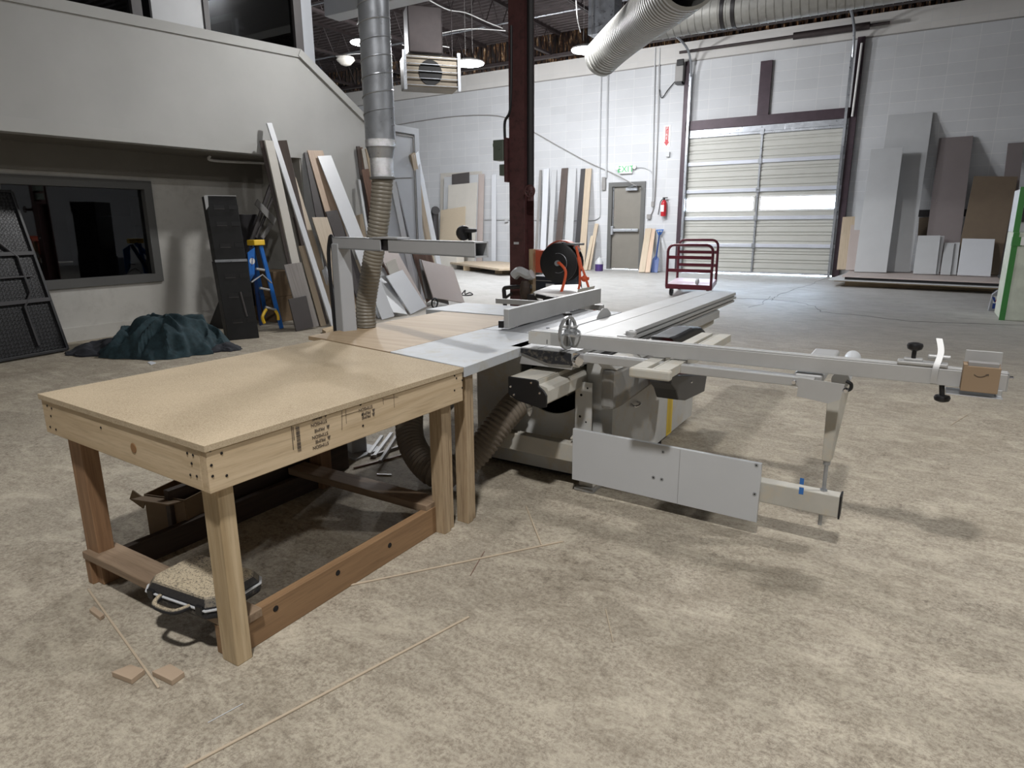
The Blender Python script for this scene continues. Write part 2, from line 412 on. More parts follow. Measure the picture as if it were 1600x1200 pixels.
# open web joists along Y
def joist(x, first=None):
    t = thing('roof_joist', (x, 8, 6.1), 'open web steel joist under the dark roof deck', 'joist', 'open web roof joists', 'structure')
    MB().b2(x - .05, x - .01, 0, W, 6.08, 6.14).b2(x + .01, x + .05, 0, W, 6.08, 6.14).build('bottom_chord', 'steel_dark', t)
    MB().b2(x - .05, x + .05, 0, W, 6.72, 6.8).build('top_chord', 'steel_dark', t)
    wbm = MB(); y = 0
    while y < W - .5:
        wbm.tube([(x, y, 6.12), (x, y + .35, 6.74)], .013, 6); wbm.tube([(x, y + .35, 6.74), (x, y + .7, 6.12)], .013, 6); y += .7
    wbm.build('web', 'steel_dark', t)
for k in range(-3, 6): joist(-9.8 + 2.6 * k)
br = [(11.5, 6.16), (15.0, 6.16), (8.0, 6.16)]
for i, (y, z) in enumerate(br):
    tag(MB().tube([(-20, y, z), (8.5, y, z)], .022, 8).build('bridging_rod', 'galv'), 'thin bridging rod crossing under the roof joists', 'rod', 'bridging rods under the roof', 'structure')
struct(MB().b2(-22, 9, W - .55, W - .4, 6.02, 6.1).build('trim_4', 'steel_dark'), 'dark ledger angle along the top of the back wall')

# ------------------------------------------------------------------ office block on the far side
def fx(px, py): p = onx(px, py, XF); return (p.x, p.y, p.z)
t0, t1 = fx(100, 0), fx(400, 62); kn = fx(468, 77); sl = fx(579, 189); en = fx(651, 203); fb = fx(470, 243)
sl_t = (t1[2] - t0[2]) / (t1[1] - t0[1])
ztop0 = t1[2] - (t1[1] + 7) * .02
zs0 = 2.17
jy = fb[1]
poly = [(XF, -7, zs0), (XF, jy, fb[2]), (XF, jy, 0), (XF, en[1], 0), en, (XF, sl[1] + .12, en[2] + .02), sl, kn, (XF, t1[1] - 6, t1[2] - .35), (XF, -7, t1[2] - .6)]
poly = [(XF, -7, zs0 + .02), (XF, jy, 2.29), (XF, jy, 0), (XF, en[1], 0), (XF, en[1], en[2]), (XF, sl[1] + .1, en[2] + .01), sl, kn, (XF, -7, kn[2] - .05 * (kn[1] + 7))]
tmp = MB().prism(poly, (-.15, 0, 0)).build('wall_left', 'office'); struct(tmp, 'pale grey office wall with a sloping top')
# cap board along the top edge
def cap(name, a, b, w=.11, proud=.022, below=0):
    a, b = V(a), V(b); d = (b - a).normalized(); n = V((0, -d.z, d.y)) if d.y > 0 else V((0, d.z, -d.y))
    if n.z > 0: n = -n
    MBx = MB().prism([a + V((proud, 0, 0)), b + V((proud, 0, 0)), b + n * w + V((proud, 0, 0)), a + n * w + V((proud, 0, 0))], (-.2, 0, 0))
    return struct(MBx.build(name, 'office'), 'flat trim board on the office wall')
cap('trim_5', (XF, -7, kn[2] - .05 * (kn[1] + 7)), kn); cap('trim_6', kn, sl, .105, .03)
cap('trim_7', (XF, -7, zs0 + .16), (XF, jy, 2.29 + .14), .14, .015)
# recess behind: inner wall, header, soffit, end wall, upper floor
wn = [onx(8, 277, XL + .0), onx(230, 283, XL), onx(252, 437, XL), onx(82, 452, XL)]
wy0, wy1, wz0, wz1 = 3.30, 5.05, .66, 1.90
wi = MB()
for y0, y1, z0, z1 in ((-7, wy0, 0, 2.3), (wy0, wy1, 0, wz0), (wy0, wy1, wz1, 2.3), (wy1, jy + .2, 0, 2.3)): wi.b2(XL - .15, XL, y0, y1, z0, z1)
struct(wi.build('wall_recess', 'office_in'), 'off white wall inside the dim recess')
struct(MB().b2(XL - .1, XL + .05, -7, jy, 1.975, 2.32).build('trim_8', 'soffit'), 'header board over the recess window')
struct(MB().b2(XL - .1, XF - .15, -7, jy, 2.27, 2.36).build('ceiling_recess', 'soffit'), 'soffit over the recess')
struct(MB().b2(XL - .1, XF - .012, jy - .02, jy + .1, 0, 2.35).build('wall_recess_end', 'office_in'), 'end wall of the recess')
struct(MB().b2(-16, XL, en[1] - .15, en[1], 0, 3.0).build('wall_office_far', 'office'))
struct(MB().b2(-16, XF - .15, -7, kn[1] + .3, 2.9, 3.0).build('floor_upper', 'soffit'))
# baseboard like ledge on the recess wall
struct(MB().b2(XL, XL + .03, -7, jy, 0, .17).build('baseboard_left', 'office_in'), 'painted base curb of the recess wall')
# recess window
wf = thing('window_1', (XL, (wy0 + wy1) / 2, wz0), 'dark office window with a grey frame in the recess', 'window', None, 'structure')
f = MB(); g = .085
f.b2(XL - .1, XL + .03, wy0 - .02, wy1 + .02, wz1 - g, wz1 + .02); f.b2(XL - .1, XL + .03, wy0 - .02, wy1 + .02, wz0 - .02, wz0 + g)
f.b2(XL - .1, XL + .03, wy0 - .02, wy0 + g, wz0 + g, wz1 - g); f.b2(XL - .1, XL + .03, wy1 - g, wy1 + .02, wz0 + g, wz1 - g)
f.build('window_frame', 'exitframe', wf)
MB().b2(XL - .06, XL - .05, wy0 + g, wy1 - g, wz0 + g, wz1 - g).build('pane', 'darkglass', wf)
# dim room behind the glass
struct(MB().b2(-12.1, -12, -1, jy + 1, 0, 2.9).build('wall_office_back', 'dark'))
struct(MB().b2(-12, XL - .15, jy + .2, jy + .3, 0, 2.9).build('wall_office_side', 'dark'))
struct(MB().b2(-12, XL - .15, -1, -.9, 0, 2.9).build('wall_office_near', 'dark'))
t = thing('filing_cabinet', (-10.2, 5.1, 0), 'dark grey cabinet standing inside the office behind the glass', 'cabinet')
MB().b2(-10.6, -9.9, 4.9, 5.5, 0, 1.5).build('body', 'b_gray', t, bevel=.01); MB().b2(-9.91, -9.88, 4.95, 5.45, .8, 1.45).build('door', 'b_gray', t)
t = tag(MB().b2(-9.44, -9.4, 5.20, 5.37, 1.37, 1.75).build('wood_offcut', 'b_tan'), 'short tan board seen through the office window', 'board')
# open door in office wall near its far end
dw = thing('door_3', (XF, en[1], 0), 'pale blue grey door with frame at the far end of the office wall', 'door', None, 'structure')
a1 = sl[1] + .1; a2 = en[1]
fr = MB(); zt = en[2]
fr.b2(XF - .16, XF + .04, a1, a2 + .01, zt - .09, zt + .015); fr.b2(XF - .16, XF + .04, a2 - .11, a2 + .01, 0, zt - .09); fr.b2(XF - .16, XF + .04, a1, a1 + .1, 0, zt - .09)
fr.build('door_frame', 'doorpaint', dw)
fr = MB(); fr.b2(XF, XF + .02, a1 + .1, a2 - .13, 0, zt - .12); fr.build('door_leaf', 'doorpaint', dw)
MB().b2(XF + .02, XF + .035, a2 - .15, a2 - .12, 0, zt - .13).b2(XF + .02, XF + .035, a1 + .1, a2 - .12, zt - .14, zt - .12).build('stop_strip', 'b_gray', dw)
# recess pipe
t = tag(MB().tube(bez([onx(328, 244, XL + .35), onx(334, 251, XL + .35), onx(415, 255, XL + .35)], 6), .018, 8).build('sprinkler_pipe', 'white', smooth=True), 'white pipe with an elbow under the recess soffit', 'pipe')
# upstairs glazed front
X2 = XF - .35
ym = lambda px, py: onx(px, py, X2).y
up = thing('window_2', (X2, 5, 3), 'dark upstairs office glazing behind the sloping wall', 'window', None, 'structure')
ya, yb = ym(474, 60), ym(490, 60)
MB().b2(X2 - .2, X2, ya, yb, 2.9, 6.8).build('corner_post', 'doorpaint', up, bevel=.004)
yc, yd = ym(318, 10), ym(326, 10)
ye, yf = ym(206, 10), ym(232, 10)
fr = MB().b2(X2 - .1, X2, yc, yd, 3, 6.8); fr.b2(X2 - .1, X2, ye, ye + .12, 3, 6.8); fr.b2(X2 - .1, X2, ya - .14, ya, 3, 6.8)
fr.build('mullion', 'b_char', up)
MB().b2(X2 - .06, X2 - .02, ym(238, 10), yc, 3, 6.8).build('spandrel_panel', 'b_lgray', up)
MB().b2(X2 - .06, X2 - .05, -7, ye, 3, 6.8).b2(X2 - .06, X2 - .05, yd, ya - .14, 3, 6.8).build('pane', 'darkglass', up)
# glazed end of the upstairs room, facing the dock
fr = MB()
q = ony(370, 27, yb - .1)
fr.b2(-13, X2 - .2, yb - .14, yb - .08, q.z - .02, q.z + .07); fr.b2(q.x - .1, q.x, yb - .14, yb - .08, 3, q.z)
fr.build('end_frame', 'b_lgray', up)
MB().b2(-13, X2 - .2, yb - .12, yb - .1, q.z + .07, 6.8).b2(-13, q.x - .1, yb - .12, yb - .1, 3, q.z).build('end_panel', 'b_black', up)
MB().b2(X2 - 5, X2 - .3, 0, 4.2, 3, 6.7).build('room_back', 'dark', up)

# ------------------------------------------------------------------ dock door
gd = thing('door_1', ((gx0 + gx1) / 2, W, 0), 'closed cream sectional dock door with two bright windows', 'door', None, 'structure')
dl, dr = gx0 + .03, gx1 - .03
dy = W - .06
zb = .05; ztop = 3.62; nsec = 5; sh = (ztop - zb) / nsec
for i in range(nsec):
    z0 = zb + i * sh; z1 = z0 + sh
    s = MB(); win = (i == 2)
    if win:
        wz_0, wz_1 = z0 + .28 * sh, z0 + .74 * sh
        xm = (dl + dr) / 2
        openings = [(dl + .1, xm - .09), (xm + .09, dr - .1)]
        s.b2(dl, dr, dy, dy + .04, z0 + .004, wz_0); s.b2(dl, dr, dy, dy + .04, wz_1, z1 - .004)
        xs = [dl] + [v for o in openings for v in o] + [dr]
        for k in (0, 2, 4): s.b2(xs[k], xs[k + 1], dy, dy + .04, wz_0, wz_1)
        sec = s.build('section', 'slat', gd, bevel=.004)
        fr = MB()
        for a, b in openings:
            fr.b2(a - .04, b + .04, dy - .02, dy, wz_1 - .01, wz_1 + .035); fr.b2(a - .04, b + .04, dy - .02, dy, wz_0 - .035, wz_0 + .01)
            fr.b2(a - .04, a + .01, dy - .02, dy, wz_0, wz_1); fr.b2(b - .01, b + .04, dy - .02, dy, wz_0, wz_1)
        fr.build('window_frame', 'white', sec)
        for a, b in openings: MB().b2(a, b, dy + .015, dy + .02, wz_0, wz_1).build('pane', 'glass', sec)
    else:
        s.b2(dl, dr, dy + .015, dy + .04, z0 + .004, z1 - .004)
        # pressed ribs
        hs = [(0, .10), (.16, .34), (.38, .44), (.49, .66), (.70, .76), (.80, .99)]
        for a, b in hs: s.b2(dl, dr, dy - .004, dy + .02, z0 + .006 + a * (sh - .01), z0 + .006 + b * (sh - .01))
        s.build('section', 'slat', gd, bevel=.006)
    rail = MB().b2(dl, dr, dy - .05, dy + .01, z1 - .05, z1 + .045 if i < nsec - 1 else z1 + .02)
    rail.build('seam_rail', 'railwhite' if i < 4 else 'galv', gd, bevel=.01)
    xm = (dl + dr) / 2
    MB().b2(xm - .022, xm + .022, dy - .035, dy, z0 + .03, z1 - .03).build('center_stile', 'galv', gd)
    MB().b2(xm - .045, xm + .045, dy - .07, dy - .03, z1 - .07, z1 + .06).build('hinge', 'galv', gd)
    for xx in (dl + .03, dr - .03): MB().b2(xx - .05, xx + .05, dy - .04, dy, z0 + .02, z1 - .02).build('end_stile', 'galv', gd)
MB().b2(dl, dr, dy - .03, dy + .03, ztop, gz1 - .02).build('top_rail', 'galv', gd)
MB().b2(dl, dr, dy - .02, dy + .05, .03, zb + .02).build('bottom_seal', 'galv_light', gd)
# door surround
for nm, (x0, x1, z0, z1) in {'trim_9': (gx0 - .09, gx0 + .04, 0, 5.52), 'trim_10': (gx1 - .04, gx1 + .12, 0, 5.55), 'trim_11': (gx0, gx1, gz1 - .02, gz1 + .22)}.items():
    struct(MB().b2(x0, x1, W - .12, W + .02, z0, z1).build(nm, 'purple_steel', bevel=.005), 'dark steel frame member around the dock door')
pp = ony(1200, 84, W)
struct(MB().b2(pp.x - .14, pp.x + .14, W - .08, W + .02, gz1 + .2, 5.3).build('trim_12', 'purple_steel'), 'dark steel post above the dock door')
for sx, x in ((1, gx0 + .1), (-1, gx1 - .1)):
    t = thing('door_track', (x, W - .2, 0), 'galvanised lift track at the %s jamb of the dock door' % ('exit side' if sx > 0 else 'board stack side'), 'track', None, 'structure')
    MB().b2(x - .04, x + .02, W - .20, W - .13, 0, 5.2).build('vertical_rail', 'galv', t)
    MB().tube(bez([(x, W - .17, 5.1), (x, W - .3, 5.5), (x, W - .8, 5.75), (x, W - 2.5, 5.85), (x, W - 5, 5.9)], 8), .03, 8).build('curved_rail', 'galv', t, smooth=True)
tag(MB().tube([(gx0 - .2, W - .3, 5.72), (gx1 + .6, W - .3, 5.72)], .035, 10).tube([(gx0 + 2.6, W - .3, 5.72), (gx1 + .2, W - .3, 5.72)], .08, 12).build('torsion_spring_shaft', 'steel_dark', smooth=True), 'dark spring shaft across the top of the dock door', 'shaft')
t = tag(MB().tube([(gx1 + .03, W - .16, 3.8), (gx1 + .06, W - .16, 5.4)], .025, 8).build('track_highlight', 'white', smooth=True), 'white tube standing in for the highlights on the dock door track', 'tube')  # added white tube, imitates bright highlights on the lift track
# opener
p = ony(1066, 113, W)
t = thing('door_opener', (p.x, W - .3, p.z), 'grey dock door opener box high beside the dock door', 'opener')
MB().b2(p.x - .1, p.x + .12, W - .3, W, p.z - .28, p.z + .2).build('housing', 'b_gray', t, bevel=.02)
MB().b2(p.x - .06, p.x + .14, W - .34, W - .3, p.z + .1, p.z + .26).build('cover', 'black', t, bevel=.02); MB().b2(p.x - .08, p.x + .1, W - .32, W - .1, p.z - .34, p.z - .28).build('base_plate', 'black', t)
tag(MB().tube(bez([ony(1056, 126, W - .05), ony(1044, 140, W - .05), ony(1034, 153, W - .05), ony(1030, 140, W - .05)], 8), .012, 6).build('opener_cable', 'black', smooth=True), 'black cable looping from the door opener', 'cable')

# ------------------------------------------------------------------ exit door
ed = thing('door_2', ((dx0 + dx1) / 2, W, 0), 'taupe exit door with a push bar', 'door', None, 'structure')
fr = MB().b2(dx0 - .02, dx0 + .1, W - .06, W + .1, 0, dz1 - .1).b2(dx1 - .1, dx1 + .02, W - .06, W + .1, 0, dz1 - .1).b2(dx0 - .02, dx1 + .02, W - .06, W + .1, dz1 - .1, dz1 + .02)
fr.build('door_frame', 'exitframe', ed)
lf = MB().b2(dx0 + .1, dx1 - .1, W + .02, W + .07, .03, dz1 - .1).build('door_leaf', 'exitdoor', ed)
pb = MB().b2(dx0 + .14, dx1 - .14, W - .08, W - .02, 1.12, 1.2).build('push_bar', 'galv_light', lf, bevel=.01)
MB().b2(dx0 + .1, dx0 + .17, W - .1, W + .02, 1.03, 1.28).build('latch_case', 'galv_light', lf, bevel=.008)
MB().b2(dx0 + .12, dx0 + .135, W - .02, W + .02, 1.2, 2.38).build('vertical_rod', 'galv', lf)
cl = MB().b2(dx1 - .55, dx1 - .2, W - .1, W, 2.28, 2.36).tube([(dx1 - .5, W - .1, 2.36), (dx1 - .15, W - .25, 2.42)], .015, 6).build('door_closer', 'galv', lf)
MB().b2(dx0, dx1, W - .1, W + .05, 0, .025).build('threshold', 'b_lgray', ed)

# ------------------------------------------------------------------ wall fittings
p0, p1 = ony(970, 259, W), ony(989, 271, W)
es = thing('exit_sign', ((p0.x + p1.x) / 2, W, p1.z), 'white exit sign with green letters above the taupe door', 'sign')
MB().b2(p0.x, p1.x, W - .09, W, p1.z, p0.z).build('housing', 'white', es, bevel=.008)
text('EXIT', .25, frame3(((p0.x + p1.x) / 2, W - .092, (p0.z + p1.z) / 2), (1, 0, 0), (0, 0, 1)), 'exitgreen', es)
for sx, xx in ((-1, p0.x), (1, p1.x)): MB().lathe([(.02, 0), (.055, .02), (.055, .05)], (xx + sx * .07, W - .05, p0.z - .06), (0, -1, 0)).build('lamp_head', 'white', es, smooth=True)
p0 = ony(1043, 196, W); p1 = ony(1042, 230, W)
fs = thing('extinguisher_arrow_sign', (p0.x, W, p1.z), 'white sign with a red vertical FIRE arrow above the extinguisher', 'sign')
MB().b2(p0.x - .1, p0.x + .1, W - .01, W, p1.z, p0.z).build('plate', 'white', fs)
zc = (p0.z + p1.z) / 2; hh = (p0.z - p1.z)
MB().prism([(p0.x - .045, W - .013, p0.z - .03), (p0.x + .045, W - .013, p0.z - .03), (p0.x + .045, W - .013, p1.z + .14), (p0.x + .08, W - .013, p1.z + .14), (p0.x, W - .013, p1.z + .03), (p0.x - .08, W - .013, p1.z + .14), (p0.x - .045, W - .013, p1.z + .14)], (0, .002, 0)).build('arrow', 'red', fs)
for i, ch in enumerate('FIRE'): text(ch, .1, frame3((p0.x, W - .016, p0.z - .08 - i * .085), (1, 0, 0), (0, 0, 1)), 'white', fs)
p = ony(1039, 324, W)
fe = thing('fire_extinguisher', (p.x, W - .1, p.z - .25), 'red fire extinguisher hung on the wall by the exit door', 'extinguisher')
MB().lathe([(.03, 0), (.075, .01), (.08, .06), (.08, .36), (.055, .43), (.025, .45)], (p.x, W - .1, p.z - .25), seg=16).build('cylinder', 'red', fe, smooth=True)
MB().lathe([(.03, 0), (.03, .05)], (p.x, W - .1, p.z + .2)).box((p.x + .03, W - .1, p.z + .26), (.14, .03, .025)).build('valve', 'black', fe)
MB().tube(bez([(p.x - .02, W - .1, p.z + .24), (p.x - .1, W - .1, p.z + .15), (p.x - .14, W - .08, p.z - .05), (p.x - .17, W - .06, p.z - .2)], 6), .012, 6).build('hose', 'black', fe, smooth=True)
MB().b2(p.x - .06, p.x + .03, W - .185, W - .18, p.z - .12, p.z + .06).build('label_plate', 'white', fe)
def wallbox(px0, py0, px1, py1, name, m, label, cat, d=.08):
    a, b = ony(px0, py0, W), ony(px1, py1, W)
    return tag(MB().b2(a.x, b.x, W - d, W, b.z, a.z).build(name, m, bevel=.006), label, cat)
wallbox(942, 277, 947, 297, 'bell_box', 'b_gray', 'narrow grey metal box on the conduit left of the exit door', 'box')
wallbox(1012, 335, 1018, 342, 'outlet_box', 'b_gray', 'small outlet box right of the exit door', 'outlet')
wallbox(1019, 315, 1023, 323, 'switch_box', 'b_gray', 'small switch box on the conduits beside the extinguisher', 'switch')
wallbox(790, 341, 795, 347, 'socket_box', 'b_lgray', 'small socket box on the horizontal wall conduit', 'outlet')
wallbox(1042, 238, 1047, 245, 'wall_sensor', 'b_lgray', 'small pale box under the FIRE arrow sign', 'sensor')
def conduit(pts, r, m, label):
    return tag(MB().tube(bez([ony(x, y, W - .03) for x, y in pts], 6), r, 6).build('wall_conduit', m, smooth=True), label, 'conduit')
conduit([(940, 100), (938, 180), (937, 270), (937.5, 330), (934, 341), (920, 344), (880, 344), (780, 343), (758, 343)], .018, 'b_lgray', 'thin conduit dropping left of the exit door then running sideways')
conduit([(950, 98), (948.5, 180), (947, 278)], .03, 'b_lgray', 'thicker pale conduit ending in the narrow box')
conduit([(1024, 75), (1021, 200), (1019, 315)], .02, 'b_lgray', 'pale conduit down to the switch box')
conduit([(1030, 100), (1026, 250), (1022, 320), (1015, 338)], .014, 'b_gray', 'thin grey conduit to the outlet box')
conduit([(1031, 75), (1028, 200), (1021, 315)], .014, 'b_lgray', 'third thin conduit right of the exit sign')
conduit([(989, 262), (1005, 262), (1016, 267), (1019, 275)], .012, 'b_lgray', 'short curved conduit from the exit sign')
tag(MB().tube(bez([(-19, W - .05, 5.0)] + [ony(x, y, W - .05) for x, y in ((600, 197), (650, 190), (700, 183), (750, 180), (790, 184), (833, 206), (870, 227), (920, 254), (960, 272))] + [ony(995, 291, W - .28)], 6), .014, 6).build('wall_cable', 'b_gray', smooth=True), 'long thin cable sagging across the white wall to the exit door', 'cable')

# ------------------------------------------------------------------ lights
P1 = 560
def highbay(px, py, z, label, r=.3):
    p = onz(px, py, z); hb(p.x, p.y, z, label, r)
def hb(x, y, z, label, r=.3, power=150, grp=None, pt=False):
    t = thing('high_bay_light', (x, y, z), label, 'light', grp)
    MB().lathe([(.06, .12), (r * .5, .09), (r * .97, .03), (r, 0)], (x, y, z), seg=24).build('housing', 'b_gray', t, smooth=True)
    MB().lathe([(r * .93, 0), (r * .93, -.02)], (x, y, z), seg=24).build('lens', 'lamp', t)
    MB().tube([(x - .1, y, z + .2), (x - .1, y, 6.75)], .006, 5).tube([(x + .1, y, z + .2), (x + .1, y, 6.75)], .006, 5).build('suspension_cable', 'b_gray', t)
    if pt:
        l = bpy.data.lights.new('bay', 'POINT'); l.shadow_soft_size = .12; l.energy = power * 1.0
    else:
        l = bpy.data.lights.new('bay', 'AREA'); l.shape = 'DISK'; l.size = r * 1.6; l.energy = power; l.spread = radians(170)
    l.color = (.98, .985, 1) if pt else (1, .98, .96)
    lo = bpy.data.objects.new('bay_lamp', l); C.objects.link(lo); lo.location = (x, y, z - (.16 if pt else .04))
hl = onz(733, 99, 5.0); hb(hl.x, hl.y, 5.0, 'bright round hanging light right of the fan heater', .36, P1 * .9, None, True)
hl = onz(918, 78, 5.0); hb(hl.x, hl.y, 5.0, 'bright round hanging light beside the mouth of the big ribbed duct', .36, P1 * .6, None, True)
hl = onz(567, 66, 5.0); hb(hl.x, hl.y, 5.0, 'small hanging light half hidden behind the spiral duct', .26, P1 * .5, None, True)
hl = onz(979, 77, 5.2); hb(hl.x, hl.y, 5.2, 'small distant light below the big ribbed duct', .16, P1 * .15)
OFF = 'hanging lights over the saw, above the frame'
hb(-.05, -.5, 5.6, 'round hanging light above the workshop floor, outside the view', .22, 225, OFF)
hb(3.3, 4.6, 5.6, 'round hanging light above the workshop floor, outside the view', .22, 150, OFF)
hb(-4.9, 8.4, 5.6, 'round hanging light above the workshop floor, outside the view', .3, 300, OFF)

# ------------------------------------------------------------------ workbench
BL_, FL_, FR_, BR_ = (-2.69, 2.41), (-2.71, 1.06), (-1.637, 1.015), (-1.613, 2.215)
wb_ = thing('workbench', (-2.15, 1.7, 0), 'long knocked together wooden workbench with a particle board top', 'workbench')
MB().prism([(x, y, ZT - .02) for x, y in (FL_, FR_, BR_, BL_)], (0, 0, .02)).build('tabletop', 'particle', wb_, bevel=.001)
def plank(a, b, inner, z0, z1, name, m, inset=.0):
    a, b = V((a[0], a[1], z0)), V((b[0], b[1], z0)); d = (b - a).normalized(); n = V((-d.y, d.x, 0)) * inner
    return MB().prism([a, b, b + n, a + n], (0, 0, z1 - z0)).build(name, m, wb_, bevel=.003)
za, zb_ = .607, .734
ins = .006
FLi, FRi, BRi, BLi = (FL_[0] + ins, FL_[1] + ins), (FR_[0] - ins, FR_[1] + ins), (BR_[0] - ins, BR_[1]), (BL_[0] + ins, BL_[1])
ap_r = plank(FRi, BRi, .036, za, zb_, 'apron', 'pine_y')
ap_f = plank((FLi[0] + .0, FLi[1]), (FRi[0] - .037, FRi[1] + .002), .036, za, zb_, 'apron', 'pine_x')
ap_l = plank((FLi[0], FLi[1] + .036), BLi, -.036, za, zb_, 'apron', 'pine_y')
plank(BLi, BRi, -.036, za, zb_, 'apron', 'pine_x')
# screw heads and knot on the aprons
def dots(pts, xy, par, n, r=.006):
    b = MB()
    for px, py in pts:
        q = xy(px, py); b.lathe([(r, 0), (r * .8, .0012)], q, n, 10)
    return b.build('screw_holes', 'hole', par)
fy = lambda px, py: ony(px, py, FRi[1] + (FLi[1] - FRi[1]) * .04)
def ap_front(px, py):
    d = ray(px, py); a = V((FLi[0], FLi[1], 0)); e = V((FRi[0] - FLi[0], FRi[1] - FLi[1], 0)); n = V((e.y, -e.x, 0)).normalized()
    t = (a - EYE).dot(n) / d.dot(n); return EYE + d * t + n * .001
def ap_side(px, py):
    d = ray(px, py); a = V((FRi[0], FRi[1], 0)); e = V((BRi[0] - FRi[0], BRi[1] - FRi[1], 0)); n = V((e.y, -e.x, 0)).normalized()
    t = (a - EYE).dot(n) / d.dot(n); return EYE + d * t + n * .001
dots([(74, 634), (81, 638), (80, 650), (79, 667), (88, 671), (158, 668), (293, 708), (302, 711), (300, 724), (298, 742), (308, 744)], ap_front, ap_f, (0, -1, 0), .0045)
dots([(328, 704), (346, 708), (330, 727), (332, 744), (354, 743), (563, 632), (566, 648), (567, 665), (710, 587), (713, 591), (721, 580), (722, 594), (710, 610), (722, 606)], ap_side, ap_r, (1, 0, 0), .0045)
kq = ap_front(209, 700); MB().lathe([(.017, 0), (.015, .0012)], kq, (0, -1, 0), 16).build('knot', mat('dark knot', (140, 104, 68)), ap_f)
# stamps on the side apron, printed upside down
e = (V((BRi[0], BRi[1], 0)) - V((FRi[0], FRi[1], 0))).normalized()
for i, (s_, py, px) in enumerate([('PRIME', 653, 495), ('STIMSON', 661, 498), ('PRIME', 671, 499), ('STIMSON', 680, 500), ('PRIME', 688, 500.5), ('STIMSON', 696, 501), ('PRIME', 651, 572), ('STIMSON', 638, 571), ('PRIME', 645, 572)]):
    q = ap_side(px, py)
    text(s_, .0165, frame3(q, -e, (0, 0, -1)), 'ink', ap_r, 'stamp', .0004)
    if s_ == 'PRIME':
        q = q - (-e) * .036 ; q.x += .0008
        MB().prism([q + (-e) * -.007 + V((0, 0, .006)), q + e * -.007 + V((0, 0, .006)), q + V((0, 0, -.008))], (.0004, 0, 0)).build('stamp_triangle', 'ink', ap_r)
q = ap_side(466, 684); bb = MB()
random.seed(3)
z = q.z + .04
while z > q.z - .045:
    h = random.choice([.001, .002, .0035]); bb.b2(q.x - .0002, q.x + .0006, q.y - .007, q.y + .007, z - h, z); z -= h + random.choice([.001, .002, .003])
bb.build('barcode', 'ink', ap_r)
q = ap_side(457, 684); MB().b2(q.x - .0002, q.x + .0006, q.y - .002, q.y, q.z - .04, q.z + .04).b2(q.x - .0002, q.x + .0006, q.y + .004, q.y + .006, q.z - .01, q.z + .035).build('small_print', 'ink', ap_r)
pl = MB()
for (a, b) in (((534, 638), (534, 672)), ((533, 650), (560, 642)), ((598, 622), (599, 632)), ((615, 615), (616, 637)), ((598, 624), (622, 620)), ((540, 640), (541, 662))):
    p_, q_ = ap_side(*a), ap_side(*b); pl.tube([p_, q_], .0006, 4)
pl.build('pencil_marks', 'ink', ap_r)
def leg(x0, x1, y0, y1, m='pine_z', z1=.734, name='leg'): return MB().b2(x0, x1, y0, y1, 0, z1).build(name, m, wb_, bevel=.003)
leg(-1.755, -1.679, 1.062, 1.118)
lo_ = leg(-2.635, -2.545, 1.10, 1.16, 'pine_old'); lo_['label'] = 'darker reddish weathered leg'
leg(-2.62, -2.53, 2.20, 2.27, 'pine_old')
ll = MB().b2(-1.735, -1.668, 2.12, 2.165, 0, .734).b2(-1.725, -1.68, 2.165, 2.205, 0, .734).build('leg', 'lvl', wb_, bevel=.002); ll['label'] = 'laminated veneer leg made of two strips'
# low frame
MB().b2(-2.62, -1.70, 1.075, 1.185, .105, .135).build('foot_rail', 'brown_x', wb_, bevel=.003)
MB().b2(-2.62, -1.72, 2.06, 2.17, .115, .15).build('foot_rail', 'brown_x', wb_, bevel=.003)
sr = MB().b2(-1.752, -1.717, 1.12, 2.14, 0, .125).build('side_rail', 'brown_y', wb_, bevel=.003)
hb_ = MB()
for px, py in ((431, 951), (528, 895), (609, 852)):
    q = onx(px, py, -1.7165); hb_.lathe([(.011, 0), (.010, .0015)], q, (1, 0, 0), 16)
hb_.build('bolt_hole', 'hole', sr)
MB().b2(-2.60, -2.565, 1.14, 2.3, 0, .105).build('side_rail', 'darkwood_y', wb_, bevel=.003)
MB().b2(-2.68, -2.645, 1.45, 2.5, 0, .24).build('side_rail', 'darkwood_y', wb_, bevel=.003)
MB().b2(-2.62, -2.585, 1.08, 1.14, 0, .105).build('foot_block', 'pine_old', wb_, bevel=.003)
MB().b2(-1.80, -1.76, 1.075, 1.13, 0, .104).build('foot_block', 'brown_y', wb_, bevel=.003)
# tool case on the foot rail
A, B_, C_, D_ = onz(222, 908, .2), onz(335, 950, .2), onz(410, 890, .2), onz(305, 862, .2)
ctr = (A + B_ + C_ + D_) / 4
ux = ((B_ - A) + (C_ - D_)).normalized(); uy = V((-ux.y, ux.x, 0)); lx = ((B_ - A).length + (C_ - D_).length) / 2; ly = ((D_ - A).length + (C_ - B_).length) / 2
print('case', ctr, lx, ly, A, B_, C_, D_)
tc = thing('tool_case', (ctr.x, ctr.y, .136), 'black plastic tool case dusted with sawdust lying under the workbench', 'tool case')
def chamf(hx, hy, c, z): return [ctr + ux * x + uy * y + V((0, 0, z - .2)) for x, y in ((-hx + c, -hy), (hx - c, -hy), (hx, -hy + c), (hx, hy - c), (hx - c, hy), (-hx + c, hy), (-hx, hy - c), (-hx, -hy + c))]
hx, hy = lx / 2, ly / 2
MB().prism(chamf(hx, hy, .03, .136), (0, 0, .033)).build('lower_shell', 'black_dust', tc, bevel=.012)
lt = MB(); a_ = chamf(hx, hy, .03, .173); b__ = chamf(hx - .018, hy - .018, .03, .207)
lt.add(a_ + b__, [tuple(range(8))[::-1], tuple(range(8, 16))] + [(i, (i + 1) % 8, 8 + (i + 1) % 8, 8 + i) for i in range(8)])
